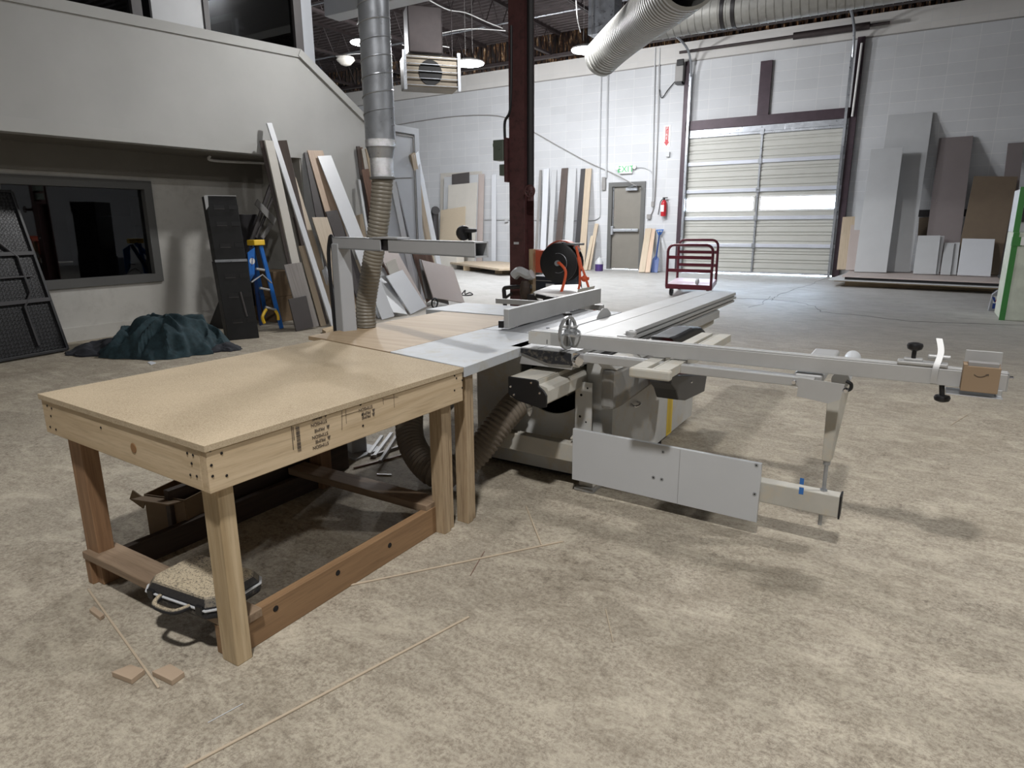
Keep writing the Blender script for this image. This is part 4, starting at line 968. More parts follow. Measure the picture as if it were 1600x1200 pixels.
tag(MB().tube(bez([cab + V((0, 0, .5)), cab + V((-.01, 0, .8)), cab + V((-.02, .0, 1.15)), cab + V((.0, 0, 1.27)), cab + d * .03 + V((0, 0, 1.285)), cab + d * .035 + V((0, 0, 1.2)), cab + d * .03 + V((0, 0, .9)), cab + d * .035 + V((0, 0, .5))], 8), .011, 8).build('black_air_hose', 'black', smooth=True), 'glossy black hose looped over the top of the grey guard post', 'hose')
kk = V((P1.x, P1.y, bz1)) - d * .08
kb = MB().lathe([(.008, 0), (.008, .03), (.03, .034), (.03, .045), (.014, .05)], kk, seg=14).build('knob', 'black', og, smooth=True)
MB().lathe([(.028, 0), (.032, .012), (.028, .03)], kk + V((-.04, .0, .03)), (.8, -.5, 0), 14).build('side_knob', 'black', og, smooth=True)

# ------------------------------------------------------------------ spiral duct and flexible drop
hb0 = onz(570, 512, ZT)
dy_ = hb0.y + .02
top = ony(595, 228, dy_)
dx = top.x; r = .082
sd = thing('spiral_duct', (dx, dy_, top.z), 'vertical galvanised spiral duct dropping from the ceiling to a flexible hose', 'duct')
MB().cyl((dx, dy_, top.z), (dx, dy_, 6.8), r, seg=32).build('pipe', 'galv', sd, smooth=True)
hel = []; k = 0; z = top.z + .1
while z < 4.2:
    hel.append(V((dx + cos(k) * (r + .001), dy_ + sin(k) * (r + .001), z))); k += 2 * pi / 24; z += .088 / 24
MB().tube(hel, .0035, 5).build('spiral_seam', 'galv', sd, smooth=True)
z1 = ony(596, 262, dy_).z; zf = ony(596, 277, dy_).z
z_c = ony(595, 250, dy_).z
MB().lathe([(r, top.z), (.062, z_c)], (dx, dy_, 0), seg=28).build('reducer', 'galv', sd, smooth=True)
MB().lathe([(r + .002, top.z + .03), (r + .002, top.z - .008)], (dx, dy_, 0), seg=28).lathe([(.064, z_c + .01), (.062, zf)], (dx, dy_, 0), seg=28).build('foil_wrap', 'foil', sd, smooth=True)
gt = MB().lathe([(.07, 0), (.07, .012)], (dx, dy_, zf - .012), seg=24).box((dx + .09, dy_ + .06, zf - .006), (.12, .04, .004), Matrix.Rotation(.35, 3, 'Z')).build('blast_gate', 'exitframe', sd)
hp_ = bez([V((dx, dy_, zf - .005))] + [ony(x, y, dy_) for x, y in ((594.5, 325), (588, 375), (579.5, 425), (572, 475))] + [V((hb0.x - .005, dy_, ZT + .001))], 14)
tag(corr(hp_, .06, .021, .0045, 28).build('flexible_drop_hose', 'hose', smooth=True), 'tan corrugated hose curving down from the spiral duct to the outfeed table', 'hose')

# ------------------------------------------------------------------ loose sticks on the floor
def stick(pa, pb, w, h, m, label, grp=None, z=0.0, name='wood_strip', cat='wood strip'):
    a, b = onz(*pa, z), onz(*pb, z); L = (b - a).length; d = (b - a).normalized(); s_ = V((-d.y, d.x, 0))
    mx = Matrix(((s_.x, 0, d.x, a.x), (s_.y, 0, d.y, a.y), (0, 1, 0, z + h / 2 + .001), (0, 0, 0, 1)))
    mx = frame_cols(s_, V((0, 0, 1)), d, V((a.x, a.y, z + h / 2 + .001)))
    return tag(local_box(name, (w, h, L), mx, m, .0008), label, cat, grp)
def frame_cols(x, y, z, o): return Matrix(((x[0], y[0], z[0], o[0]), (x[1], y[1], z[1], o[1]), (x[2], y[2], z[2], o[2]), (0, 0, 0, 1)))
stick((288, 1202), (733, 965), .008, .005, 'b_tan', 'long thin wood strip across the floor in front of the bench')
stick((540, 917), (880, 847), .008, .005, 'b_tan', 'thin wood strip on the floor beside the bench side rail')
stick((138, 922), (248, 1076), .007, .005, 'b_tan', 'thin crooked strip on the floor by the left front bench leg')
stick((822, 792), (846, 852), .006, .004, 'b_tan', 'short thin splinter on the floor right of the laminated legs')
stick((757, 862), (735, 900), .003, .003, 'b_brownwood', 'fine splinter lying across the strip by the bench', cat='splinter')
stick((946, 952), (958, 1004), .003, .002, 'b_tan', 'fine pale splinter on the bare floor in front of the shield board', cat='splinter')
stick((325, 1130), (380, 1100), .003, .002, 'b_lgray', 'tiny pale splinter near the long front strip', cat='splinter')
stick((1485, 665), (1512, 648), .004, .003, 'b_tan', 'tiny splinter on the floor below the fence end', cat='splinter')
stick((585, 716), (612, 680), .022, .02, 'b_lgray', 'short pale stick nearest the bench in the offcut pile')
def block(pts, h, label, m='b_tan', name='wood_block'):
    P = [onz(x, y, h) for x, y in pts]; P = [V((p.x, p.y, .0008)) for p in P]
    return tag(MB().prism(P, (0, 0, h)).build(name, m, bevel=.0015), label, 'block')
M['blockwood'] = mat('offcut ply', (170, 150, 128), .7, 0, .06, 9, .04)
block([(174, 1050), (204, 1038), (226, 1046), (205, 1062)], .018, 'flat plywood block left of the thin strip on the floor', 'blockwood')
block([(237, 1049), (266, 1037), (288, 1050), (268, 1064)], .018, 'flat plywood block right of the thin strip on the floor', 'blockwood')
block([(139, 952), (147, 947), (163, 960), (156, 965)], .014, 'small wood block beside the left front bench leg', 'blockwood')
stick((577, 712), (597, 684), .02, .018, 'b_lgray', 'small pale stick at the near edge of the offcut pile')
stick((594, 724), (625, 675), .018, .018, 'b_greywood', 'upright looking grey stick in the middle of the offcut pile', z=.02)
stick((580, 716), (643, 694), .018, .018, 'b_greywood', 'greyish stick slanting across the offcut pile')
stick((553, 733), (668, 702), .012, .010, 'b_brownwood', 'long thin brown stick in front of the offcut pile')
stick((560, 697), (573, 709), .014, .012, 'b_darkwood', 'stubby dark stick left of the offcut pile')
stick((589, 742), (612, 743), .01, .006, 'b_white', 'small white sliver of board behind the bench rail', cat='sliver')
q = onz(1270, 786, .0); tag(MB().box((q.x, q.y, .012), (.035, .012, .024), Matrix.Rotation(.8, 3, 'Z')).build('blue_tape_scrap', 'bluetape', bevel=.004), 'curled blue tape scrap on the floor under the swing arm', 'tape')
block([(150 + 80, 566), (236, 564), (244, 567), (236, 570)], .004, 'scrap of white card on the floor below the blankets', 'b_white', 'paper_scrap')['category'] = 'scrap'
# ------------------------------------------------------------------ boards
def board(TL, TR, BRp, BLp, name, m, label, cat='board', grp=None, wall='L', t=.02, off=.02, base=None, zb=0.0, zup=None):
    """a real rectangular board: feet on the floor (height zb), head resting near the wall (off = gap); seen corners set width and place"""
    if wall == 'L': off = max(off, t + .045)
    if wall == 'L': f = lambda p: onx(p[0], p[1], XF + off)
    else: f = lambda p: ony(p[0], p[1], W - off)
    tl, tr = f(TL), f(TR); bl, brr = onz(BLp[0], BLp[1], zb), onz(BRp[0], BRp[1], zb)
    if base is not None:
        g_ = (lambda p: onx(p[0], p[1], base)) if wall == 'L' else (lambda p: ony(p[0], p[1], base))
        bl, brr = g_(BLp), g_(BRp); bl.z = brr.z = zb
    a, b = (bl + brr) / 2, (tl + tr) / 2
    z = (b - a).normalized(); wv = ((tr - tl) + (brr - bl)) / 2; w = wv.length; x = (wv - z * wv.dot(z)).normalized(); y = z.cross(x)
    cam_side = 1 if y.dot(EYE - a) > 0 else -1
    o = a - y * cam_side * (t / 2) 
    w = abs(wv.dot(x))
    # lift so that the lowest edge just meets the support
    o = V(o); L = (b - a).length
    low = min((o + x * sx * w / 2 + y * sy * t / 2).z for sx in (-1, 1) for sy in (-1, 1)); o = o + V((0, 0, zb - low + .001))
    ob = local_box(name, (w, t, L), frame_cols(x, y, z, o), m)
    return tag(ob, label, cat, grp)
LB = 'boards leaning on the office wall'
def L(TL, TR, BRp, BLp, m, label, t=.02, off=.02, **k): return board(TL, TR, BRp, BLp, 'leaning_board', m, label, 'board', LB, 'L', t, off, **k)
# left group, from the recess outwards
L((407, 221), (420, 221), (489, 511), (470, 511), 'b_darkwood', 'dark brown board behind the cream one at the edge of the recess', .03, .02)
L((414, 220), (427, 221), (491, 513), (478, 514), 'b_cream', 'long cream faced board, leftmost of the leaning boards', .035, .17)
L((418, 193), (424, 194), (527, 510), (517, 511), 'b_white', 'very long narrow white board, tallest of the leaning boards', .03, .11)
L((435, 221), (447, 222), (515, 509), (497, 509), 'b_darkwood', 'dark brown board with a reddish top behind the tall white strip', .04, .02)
L((453, 279), (462, 278), (533, 507), (523, 508), 'b_tan', 'narrow tan board leaning right of the tall white strip', .03, .05)
L((479, 241), (503, 241), (556, 500), (520, 503), 'b_char', 'charcoal board standing behind the pinkish oak board', .02, .02)
L((481, 237), (504, 236), (580, 498), (556, 500), 'b_pinkwood', 'pinkish oak veneered board with the charcoal board across its foot', .02, .05)
L((497, 246), (517, 245), (618, 498), (596, 500), 'b_white', 'wide white laminated board right of the pinkish oak board', .02, .15)
L((509, 332), (527, 331), (588, 498), (569, 500), 'b_char', 'charcoal board overlapping the lower half of the oak board', .02, .44)
L((488, 341), (511, 340), (566, 508), (542, 510), 'b_tan', 'light wood board behind the grey guard post', .02, .5)
L((551, 339), (567, 340), (610, 480), (590, 482), 'b_tan', 'wood grained board partly behind the wide white one', .02, .04)
L((468, 385), (474, 385), (512, 510), (500, 511), 'b_tan', 'short tan board between grey panel and tall white strip', .02, .55)
L((459, 340), (466, 340), (508, 505), (498, 506), 'b_darkwood', 'thin dark edge board left of the tall white strip', .02, .14)
L((505, 424), (510, 420), (536, 498), (530, 505), 'b_lgray', 'pale short strip slanting toward the guard post', .02, .62)
L((444, 414), (471, 413), (500, 513), (472, 516), 'b_greywood', 'short grey oak panel in front of the cream board', .02, .70)
L((451, 468), (479, 465), (491, 514), (463, 518), 'b_char', 'smallest charcoal panel at the foot of the grey oak one', .02, .84)
L((545, 408), (566, 406), (585, 495), (560, 498), 'b_mdf', 'tan panel just behind the guard post', .02, .62)
L((556, 427), (590, 424), (623, 497), (592, 505), 'b_white', 'white panel low behind the tan hose', .018, .62, base=-6.75)
L((580, 420), (598, 420), (636, 492), (616, 497), 'b_lgray', 'pale grey panel just right of the tan hose', .018, .50)
L((586, 385), (613, 383), (670, 484), (640, 490), 'b_pink', 'pinkish beige board behind the shiny white panel', .02, .45)
L((600, 433), (633, 429), (667, 484), (642, 497), 'b_white', 'shiny white panel with a deep shadow under it', .02, .78, base=-6.62)
L((603, 411), (618, 410), (634, 430), (616, 434), 'b_cream', 'small cream offcut resting above the shiny white panel', .012, .74, base=-6.95, zb=.31)
L((606, 262), (613, 262), (656, 470), (647, 471), 'b_white', 'narrow white strip right of the tan hose', .02, .05)
L((598, 285), (605, 285), (640, 462), (632, 464), 'b_lgray', 'pale grey strip touching the edge of the tan hose', .02, .05)
L((618, 285), (619.5, 285), (663, 468), (661, 469), 'b_char', 'thin dark pole leaning on the blue grey door', .012, .05)
L((643, 243), (649, 243), (688, 458), (681, 459), 'b_tan', 'stack edge of tan boards leaning at the door frame', .05, .04)
L((648, 243), (653, 243), (699, 455), (690, 457), 'b_white', 'long white board at the right edge of the blue grey door', .03, .09)
L((645, 397), (671, 396), (694, 470), (664, 473), 'b_brownwood', 'brown veneered panel under the end of the guard arm', .02, .40)
L((656, 419), (690, 417), (700, 476), (668, 481), 'b_gray', 'grey panel behind the pinkish square panel', .02, .52)
L((660, 422), (707, 419), (723, 474), (681, 482), 'b_pink', 'square pinkish beige panel beside the black wheel', .02, .62)
for i, (a, b, c, d, m, lb) in enumerate([((558, 229), (562, 229), (594, 480), (588, 481), 'b_darkwood', 'dark narrow strip left of the spiral duct, leftmost of its group'),
        ((562, 230), (566, 231), (600, 480), (594, 480), 'b_brownwood', 'brown narrow strip beside the dark one left of the duct'),
        ((566, 233), (571, 233), (612, 478), (604, 479), 'b_cream', 'cream narrow strip left of the spiral duct'),
        ((572, 233), (581, 233), (626, 476), (614, 477), 'b_tan', 'tan strip half hidden by the spiral duct'),
        ((568, 266), (573, 265), (622, 480), (606, 481), 'b_brownwood', 'short reddish brown strip beside the spiral duct')]):
    L(a, b, c, d, m, lb, .02, .03 + i * .03)
L((560, 281), (563, 281), (596, 486), (592, 487), 'b_lgray', 'thin pale blue grey strip left of the tan hose', .02, .12)
q = onz(678, 482, 0)
t = thing('cart_wheel', (q.x, q.y, 0), 'black spoked wheel leaning by the pinkish square panel', 'wheel')
wc = onx(674, 474, q.x); rw = wc.z if wc.z > .05 else .09
MB().tube([V((q.x + .02, q.y + cos(k * pi / 12) * rw * .85, rw + sin(k * pi / 12) * rw * .85)) for k in range(25)], rw * .15, 8, False).build('tyre', 'black', t, smooth=True)
MB().lathe([(rw * .2, -.03), (rw * .2, .03)], (q.x + .02, q.y, rw), (1, 0, 0), 12).box((q.x + .02, q.y, rw), (.01, rw * 1.6, .01)).box((q.x + .02, q.y, rw), (.01, .01, rw * 1.6)).build('hub', 'b_lgray', t)
q = onz(728, 462, 0)
t = thing('bar_clamp', tuple(q), 'small black clamp lying on the floor right of the square panel', 'clamp')
MB().tube(bez([q + V((-.1, 0, .02)), q + V((-.05, .05, .1)), q + V((-.02, 0, .03)), q + V((.08, .02, .06)), q + V((.16, 0, .03)), q + V((.05, -.04, .012)), q + V((-.08, -.05, .012))], 6), .012, 6).build('clamp_body', 'black', t, smooth=True)
q = onz(513, 521, 0)
block([(503, 514), (520, 509), (526, 512), (509, 518)], .05, 'small square timber offcut by the foot of the guard post', 'pine_x')

# back wall, left part
BB = 'boards leaning on the far white wall'
def Bk(TL, TR, BRp, BLp, m, label, t=.02, off=.03, **k): return board(TL, TR, BRp, BLp, 'wall_board', m, label, 'board', BB, 'B', t, off, **k)
by0 = 18.1
Bk((689, 270), (752, 269), (750, 414), (686, 416), 'b_cream', 'widest cream board, rearmost of the stack left of the steel column', .03, .05, base=18.35)
Bk((697, 272), (757, 276), (752, 415), (696, 417), 'b_pink', 'pale pinkish board in the stack left of the steel column', .03, .14, base=18.2)
Bk((694, 277), (747, 274), (743, 416), (691, 418), 'b_lgray', 'light board whose right edge shows beside the narrower one', .03, .22, base=18.05)
Bk((706, 272), (733, 272), (733, 380), (706, 380), 'b_char', 'dark slate sample panel showing at the stack top', .02, .27, base=18.0, zb=.3)
Bk((700, 289), (746, 288), (740, 417), (697, 419), 'b_cream', 'plain cream board in front of the dark slate sample', .03, .34, base=17.85)
Bk((689, 329), (727, 328), (724, 419), (685, 421), 'b_mdf', 'lower tan fibreboard in front of the cream board', .02, .5, base=17.6)
Bk((768, 273), (775, 273), (774, 414), (768, 415), 'b_white', 'narrow white strip alone on the wall left of the column', .03, .05, base=18.3)
Bk((843, 266), (846, 266), (838, 414), (834, 414), 'b_gray', 'thin grey strip right of the black pipe', .02, .05, base=18.1)
Bk((850, 264), (857, 264), (852, 414), (842, 415), 'b_white', 'white strip between thin grey strip and grey board', .02, .05, base=18.1)
Bk((863, 266), (869, 266), (862, 414), (853, 415), 'b_lgray', 'narrow pale grey strip left of the dark brown board', .02, .05, base=18.1)
Bk((878, 263), (887, 263), (875, 416), (864, 416), 'b_darkwood', 'tall dark brown board behind the hose reel', .03, .07, base=18.0)
Bk((888, 264), (900, 264), (893, 416), (880, 416), 'b_lgray', 'tall pale grey board right of the dark brown one', .02, .05, base=18.1)
Bk((908, 264), (914, 264), (903, 417), (895, 418), 'b_black', 'tall black board left of the tan plank', .03, .08, base=18.0)
Bk((915, 264), (924, 264), (913, 418), (903, 419), 'b_tan', 'tall tan plank right of the black board', .03, .08, base=17.95)
Bk((930, 350), (934, 350), (923, 423), (916, 423), 'b_tan', 'short tan plank left of the purple jug, the taller of two', .03, .1, base=18.0)
Bk((923, 369), (928, 369), (917, 423), (912, 423), 'b_mdf', 'short tan plank left of the purple jug, the lower of two', .03, .25, base=17.9)
Bk((1008, 358), (1018, 358), (1007, 427), (998, 426), 'b_tan', 'short wood plank leaning on the exit door frame, left of a pair', .03, .12, base=17.7)
Bk((1018, 358), (1023, 359), (1016, 428), (1007, 427), 'b_pinkwood', 'narrower wood plank leaning beside the exit door, right of a pair', .03, .08, base=17.7)
p = onz(936, 423, 0); p = V((ony(936, 420, 17.9).x, 17.9, 0))
t = thing('fluid_jug', tuple(p), 'clear jug of purple fluid on the floor left of the exit door', 'jug')
MB().lathe([(.11, 0), (.12, .02), (.12, .2)], p, seg=16).build('fluid', 'purple', t, smooth=True)
MB().lathe([(.121, .2), (.118, .26), (.05, .36), (.03, .38), (.03, .41)], p, seg=16).tube(bez([p + V((.04, 0, .36)), p + V((.1, 0, .34)), p + V((.1, 0, .24))], 5), .014, 6).build('bottle', 'b_lgray', t, smooth=True)
# shovel
a = ony(1022, 425, 17.9); b = ony(1031, 362, W - .08)
t = thing('snow_shovel', (a.x, 17.9, 0), 'dark blue plastic shovel leaning on the wall right of the short planks', 'shovel')
d_ = (b - V((a.x, 17.9, 0))).normalized(); o_ = V((a.x, 17.9, .01))
MB().prism([o_ + V((-.11, 0, 0)), o_ + V((.10, 0, 0)), o_ + d_ * .42 + V((.09, 0, 0)), o_ + d_ * .5 + V((.02, 0, 0)), o_ + d_ * .5 + V((-.04, 0, 0)), o_ + d_ * .42 + V((-.1, 0, 0))], (0, .02, .0)).build('blade', 'blue_dark', t, bevel=.006)
MB().tube([o_ + d_ * .4, b], .022, 8).build('shaft', 'blue_dark', t, smooth=True)
MB().tube([b + V((-.02, 0, -.08)), b + V((-.1, 0, .04)), b + V((.1, 0, .05)), b + V((.02, 0, -.08))], .022, 8).build('grip', 'blue', t, smooth=True)
# plywood on bearers
q1, q2, q3, q4 = onz(713, 416, .16), onz(800, 424, .16), ony(850, 412, 17.8), ony(757, 409, 17.9)
pp_ = [V((q1.x, q1.y, .14)), V((q2.x + 1.4, q2.y - .3, .14)), V((q2.x + 2.2, 17.2, .14)), V((q1.x + 1.6, 17.9, .14))]
pp_ = [V((-13.3, 17.2, .14)), V((-9.6, 14.9, .14)), V((-8.3, 16.2, .14)), V((-11.6, 17.95, .14))]
pt = thing('plywood_on_bearers', (-11, 16.5, 0), 'pale plywood sheet lying on wood bearers beyond the steel column', 'pallet')
MB().prism(pp_, (0, 0, .06)).build('sheet', 'b_tan', pt, bevel=.004)
for px, py in ((729, 423), (779, 428)):
    q = onz(px, py, 0); MB().b2(q.x - .12, q.x + .12, q.y, q.y + .9, 0, .139).build('bearer', 'pine_x', pt, bevel=.006)
# things by the far left of the back wall
q = ony(706, 416, 17.0); t = thing('low_crate', (q.x, 17, 0), 'low beige box on the floor by the cream board stack', 'crate')
MB().b2(q.x - .6, q.x + .35, 16.8, 17.2, 0, .38).build('box_body', 'b_cream', t, bevel=.01)
q = ony(708, 398, 17.3); tag(MB().prism([(q.x - .9, 17.25, .385), (q.x + .4, 17.25, .385), (q.x + .45, 17.25, .75), (q.x - .1, 17.25, .72)], (0, .3, 0)).build('dark_offcut_heap', 'b_black', bevel=.02), 'dark slanted panel piece behind the low beige box', 'panel')
q = ony(678, 322, 17.4); tag(MB().tube(bez([(q.x, 17.4, 0), (q.x, 17.4, 1.2), (q.x + .03, 17.4, 1.75), (q.x + .15, 17.3, 1.8)], 6), .13, 10).build('golf_bag', 'b_black', smooth=True), 'tall dark bag like shape left of the tan fibreboard', 'bag')

# right hand boards on the low stack
RB = 'boards leaning right of the dock door'
zp = .235
sp_ = thing('sheet_stack', (0, 17, 0), 'low stack of sheets on a wood pallet right of the dock door', 'sheet stack')
MB().prism([(-1.55, 15.9, .10), (1.42, 15.35, .10), (1.55, 18.0, .10), (-1.55, 18.1, .10)], (0, 0, .03)).build('pallet_deck', 'pine_x', sp_)
for y in (16.1, 17.0, 17.9): MB().b2(-1.35, 1.3, y - .05, y + .05, 0, .10).build('pallet_bearer', 'pine_x', sp_)
MB().prism([(-1.66, 15.75, .13), (1.38, 15.3, .13), (1.5, 18.0, .13), (-1.5, 18.1, .13)], (0, 0, .018)).build('sheet', 'b_lgray', sp_)
MB().prism([(-1.35, 15.9, .150), (1.36, 15.45, .150), (1.45, 18.0, .150), (-1.4, 18.1, .150)], (0, 0, .05)).build('sheet', 'b_black', sp_)
MB().prism([(-1.40, 15.85, .203), (1.34, 15.4, .203), (1.45, 18.0, .203), (-1.4, 18.1, .203)], (0, 0, .03)).build('sheet', 'b_pink', sp_)
def Rk(TL, TR, BRp, BLp, m, label, t=.03, off=.04, base=17.4, **k): return board(TL, TR, BRp, BLp, 'dock_board', m, label, 'board', RB, 'B', t, off, base=base, zb=zp, **k)
Rk((1388, 181), (1458, 177), (1421, 433), (1352, 431), 'b_lgray', 'tallest pale grey board right of the dock door', .04, .05, 17.3)
Rk((1361, 234), (1411, 232), (1384, 433), (1334, 430), 'b_lgray', 'light grey board in front of the tallest one, nearest the dock door', .04, .62, 16.95)
Rk((1467, 217), (1521, 214), (1493, 434), (1440, 433), 'b_taupe', 'tall taupe board between the pale ones and the brown hardboard', .05, .06, 17.4)
Rk((1520, 279), (1592, 277), (1557, 438), (1490, 437), 'b_brown', 'wide brown hardboard sheet near the green edged cabinet', .03, .50, 17.2)
Rk((1575, 225), (1600, 223), (1575, 436), (1549, 436), 'b_taupe', 'grey board showing above the brown hardboard', .03, .04, 17.5)
Rk((1434, 370), (1470, 369), (1461, 434), (1426, 434), 'b_lgray', 'low pale board, leftmost of the short ones', .03, 1.15, 16.8)
Rk((1470, 370), (1475.5, 370), (1466, 435), (1460, 435), 'b_lgray', 'low narrow sliver beside the leftmost short board', .03, 1.10, 16.85)
Rk((1476, 381), (1491, 381), (1484, 436), (1468, 435), 'b_lgray', 'low narrow board, middle of the short ones', .03, 1.15, 16.78)
Rk((1491, 381), (1500, 380), (1493, 436), (1484, 436), 'b_lgray', 'low narrow board just left of the square white one', .03, 1.10, 16.83)
Rk((1503, 375), (1555, 375), (1546, 438), (1495, 436), 'b_white', 'low white square board in front of the brown hardboard', .03, 1.2, 16.65)
Rk((1316, 340), (1345, 340), (1334, 430), (1307, 430), 'b_tan', 'tan board next to the dark jamb of the dock door', .03, .12, 17.6)
Rk((1329, 352), (1350, 352), (1340, 430), (1321, 430), 'b_pink', 'pinkish low board in front of the tan one by the jamb', .03, .25, 17.4)
Rk((1337, 316), (1353, 315), (1345, 430), (1330, 430), 'b_lgray', 'pale narrow board behind the light grey board', .03, .05, 17.8)
Rk((1436, 341), (1455, 341), (1448, 433), (1428, 433), 'b_brown', 'short brown board in the gap before the taupe board', .03, .08, 17.7)
a, b = ony(1436, 328, W - .04), ony(1511, 338, W - .04)
tag(MB().b2(a.x, b.x, W - .06, W - .01, b.z, a.z).build('wall_rail', 'b_black'), 'black rail on the wall behind the taupe board', 'rail')

# ------------------------------------------------------------------ platform cart
CY0, CY1 = 12.25, 13.7
cl_, cr_ = onz(1048, 463, 0), onz(1105, 463, 0)
ct = thing('platform_cart', (-3.6, 13, 0), 'maroon platform cart with two railed ends before the dock door', 'cart')
nA, nB = ony(1042, 455, CY0), ony(1111, 455, CY0)
xa, xb_ = ony(1042, 430, CY0).x, ony(1113, 430, CY0 + .05).x
za_ = ony(1077, 383, CY0).z
fa, fb_ = ony(1060, 400, CY1).x, ony(1121, 400, CY1).x
zf_ = ony(1090, 375, CY1).z
def hoop(x0, x1, y, z1, name):
    rr = .12
    MB().tube([(x0, y, .17), (x0, y, z1 - rr)] + [(x0 + rr - rr * cos(a), y, z1 - rr + rr * sin(a)) for a in (pi / 8, pi / 4, 3 * pi / 8, pi / 2)] + [(x1 - rr + rr * sin(a), y, z1 - rr + rr * cos(a)) for a in (0, pi / 8, pi / 4, 3 * pi / 8, pi / 2)] + [(x1, y, .17)], .026, 8).build(name, 'maroon', ct, smooth=True)
    for f_ in (.38, .70):
        z = .2 + (z1 - .2) * f_
        MB().b2(x0, x1, y - .012, y + .012, z - .03, z + .03).build('crossbar', 'maroon', ct)
hoop(xa, xb_, CY0, za_, 'end_frame'); hoop(fa, fb_, CY1, zf_, 'end_frame')
MB().prism([(xa, CY0, .20), (xb_, CY0, .20), (fb_, CY1, .20), (fa, CY1, .20)], (0, 0, .03)).build('deck', 'cartdeck', ct)
MB().prism([(xa - .01, CY0 - .02, .14), (xb_ + .01, CY0 - .02, .14), (xb_ + .01, CY0 - .02, .225), (xa - .01, CY0 - .02, .225)], (0, .02, 0)).prism([(xb_, CY0, .14), (fb_, CY1, .14), (fb_, CY1, .225), (xb_, CY0, .225)], (.02, 0, 0)).build('deck_rim', 'maroon', ct)
for x, y in ((xa + .07, CY0 + .1), (xb_ - .08, CY0 + .12), (fa + .1, CY1 - .15), (fb_ - .1, CY1 - .15)):
    cs = MB().b2(x - .03, x + .03, y - .03, y + .03, .11, .2).build('caster', 'galv', ct)
    MB().cyl((x - .02, y, .075), (x + .02, y, .075), .074, seg=16).build('wheel', 'black', cs, smooth=True)
q = ony(1087, 444, CY0 - .03); tag(MB().lathe([(.03, -.03), (.055, -.02), (.055, .02), (.03, .03)], (q.x, CY0 + .06, .287), (1, 0, 0), 16).build('tape_roll', 'b_lgray', smooth=True), 'pale roll of tape lying on the maroon cart deck', 'tape roll')

# ------------------------------------------------------------------ column with its services
cxm, cym = -3.575, 6.0
col = thing('steel_column', (cxm, cym, 0), 'dark red steel column standing behind the saw', 'column', None, 'structure')
MB().b2(cxm - .088, cxm + .088, cym - .1, cym - .088, 0, 6.8).b2(cxm - .088, cxm + .088, cym + .088, cym + .1, 0, 6.8).b2(cxm - .006, cxm + .006, cym - .09, cym + .09, 0, 6.8).build('profile', 'redoxide', col)
q = ony(806, 380, cym - .11); MB().b2(q.x - .03, q.x + .03, cym - .103, cym - .1, q.z - .012, q.z + .012).build('tag_plate', 'b_lgray', col)
t = tag(MB().tube([(cxm + .13, cym - .05, 1.72), (cxm + .13, cym - .05, 6.8)], .035, 12).build('black_riser_pipe', 'b_black', smooth=True), 'black riser pipe running up beside the steel column', 'pipe')
q = ony(834, 299, cym - .1)
vv = thing('gate_valve', (q.x, cym - .1, q.z), 'dark rusty gate valve at the foot of the black riser pipe', 'valve')
MB().lathe([(.04, -.03), (.05, 0), (.04, .06)], (cxm + .13, cym - .05, 1.66), seg=12).cyl((cxm + .13, cym - .05, 1.67), (cxm + .13, cym - .17, 1.66), .022).cyl((cxm + .13, cym - .05, 1.64), (cxm + .13, cym - .05, 1.58), .035).build('body', 'redoxide', vv, smooth=True)
MB().tube([V((q.x + cos(k * pi / 8) * .055, cym - .18, q.z + sin(k * pi / 8) * .055)) for k in range(17)], .008, 6, False).box((q.x, cym - .18, q.z), (.1, .008, .01)).box((q.x, cym - .18, q.z), (.01, .008, .1)).cyl((q.x, cym - .18, q.z), (cxm + .14, cym - .06, q.z), .014).build('handwheel', 'redoxide', vv, smooth=True)
a, b = ony(770, 219, cym - .15), ony(786, 250, cym - .15)
sb = thing('switch_box', ((a.x + b.x) / 2, cym - .15, b.z), 'green grey switch box mounted high on the column', 'box')
MB().b2(a.x, b.x, cym - .15, cym - .02, b.z, a.z).build('enclosure', 'boxgreen', sb, bevel=.006)
MB().lathe([(.02, 0), (.018, .008)], ((a.x + b.x) / 2 + .02, cym - .152, (a.z + b.z) / 2 + .02), (0, -1, 0), 12).b2(a.x - .015, a.x, cym - .13, cym - .11, a.z - .06, a.z - .03).build('knob', 'boxgreen', sb)
a, b = ony(780, 257, cym - .12), ony(790, 274, cym - .12)
tag(MB().b2(a.x, b.x, cym - .12, cym, b.z, a.z).build('relay_box', 'boxgreen', bevel=.004), 'small green grey box below the switch box on the column', 'box')
a, b = ony(787, 215, cym - .14), ony(800, 284, cym - .14)
tag(MB().b2(a.x, cxm - .097, cym - .14, cym + .05, b.z, a.z).build('mounting_channel', 'redoxide', bevel=.004), 'dark red channel carrying the boxes on the column', 'channel')
tag(MB().tube(bez([ony(789, 217, cym - .1), ony(789, 190, cym - .1), ony(797, 172, cym - .1), ony(799, 120, cym - .1), ony(799, 40, cym - .1)], 6), .014, 8).build('box_conduit', 'black', smooth=True), 'dark conduit bending up from the switch box along the column', 'conduit')
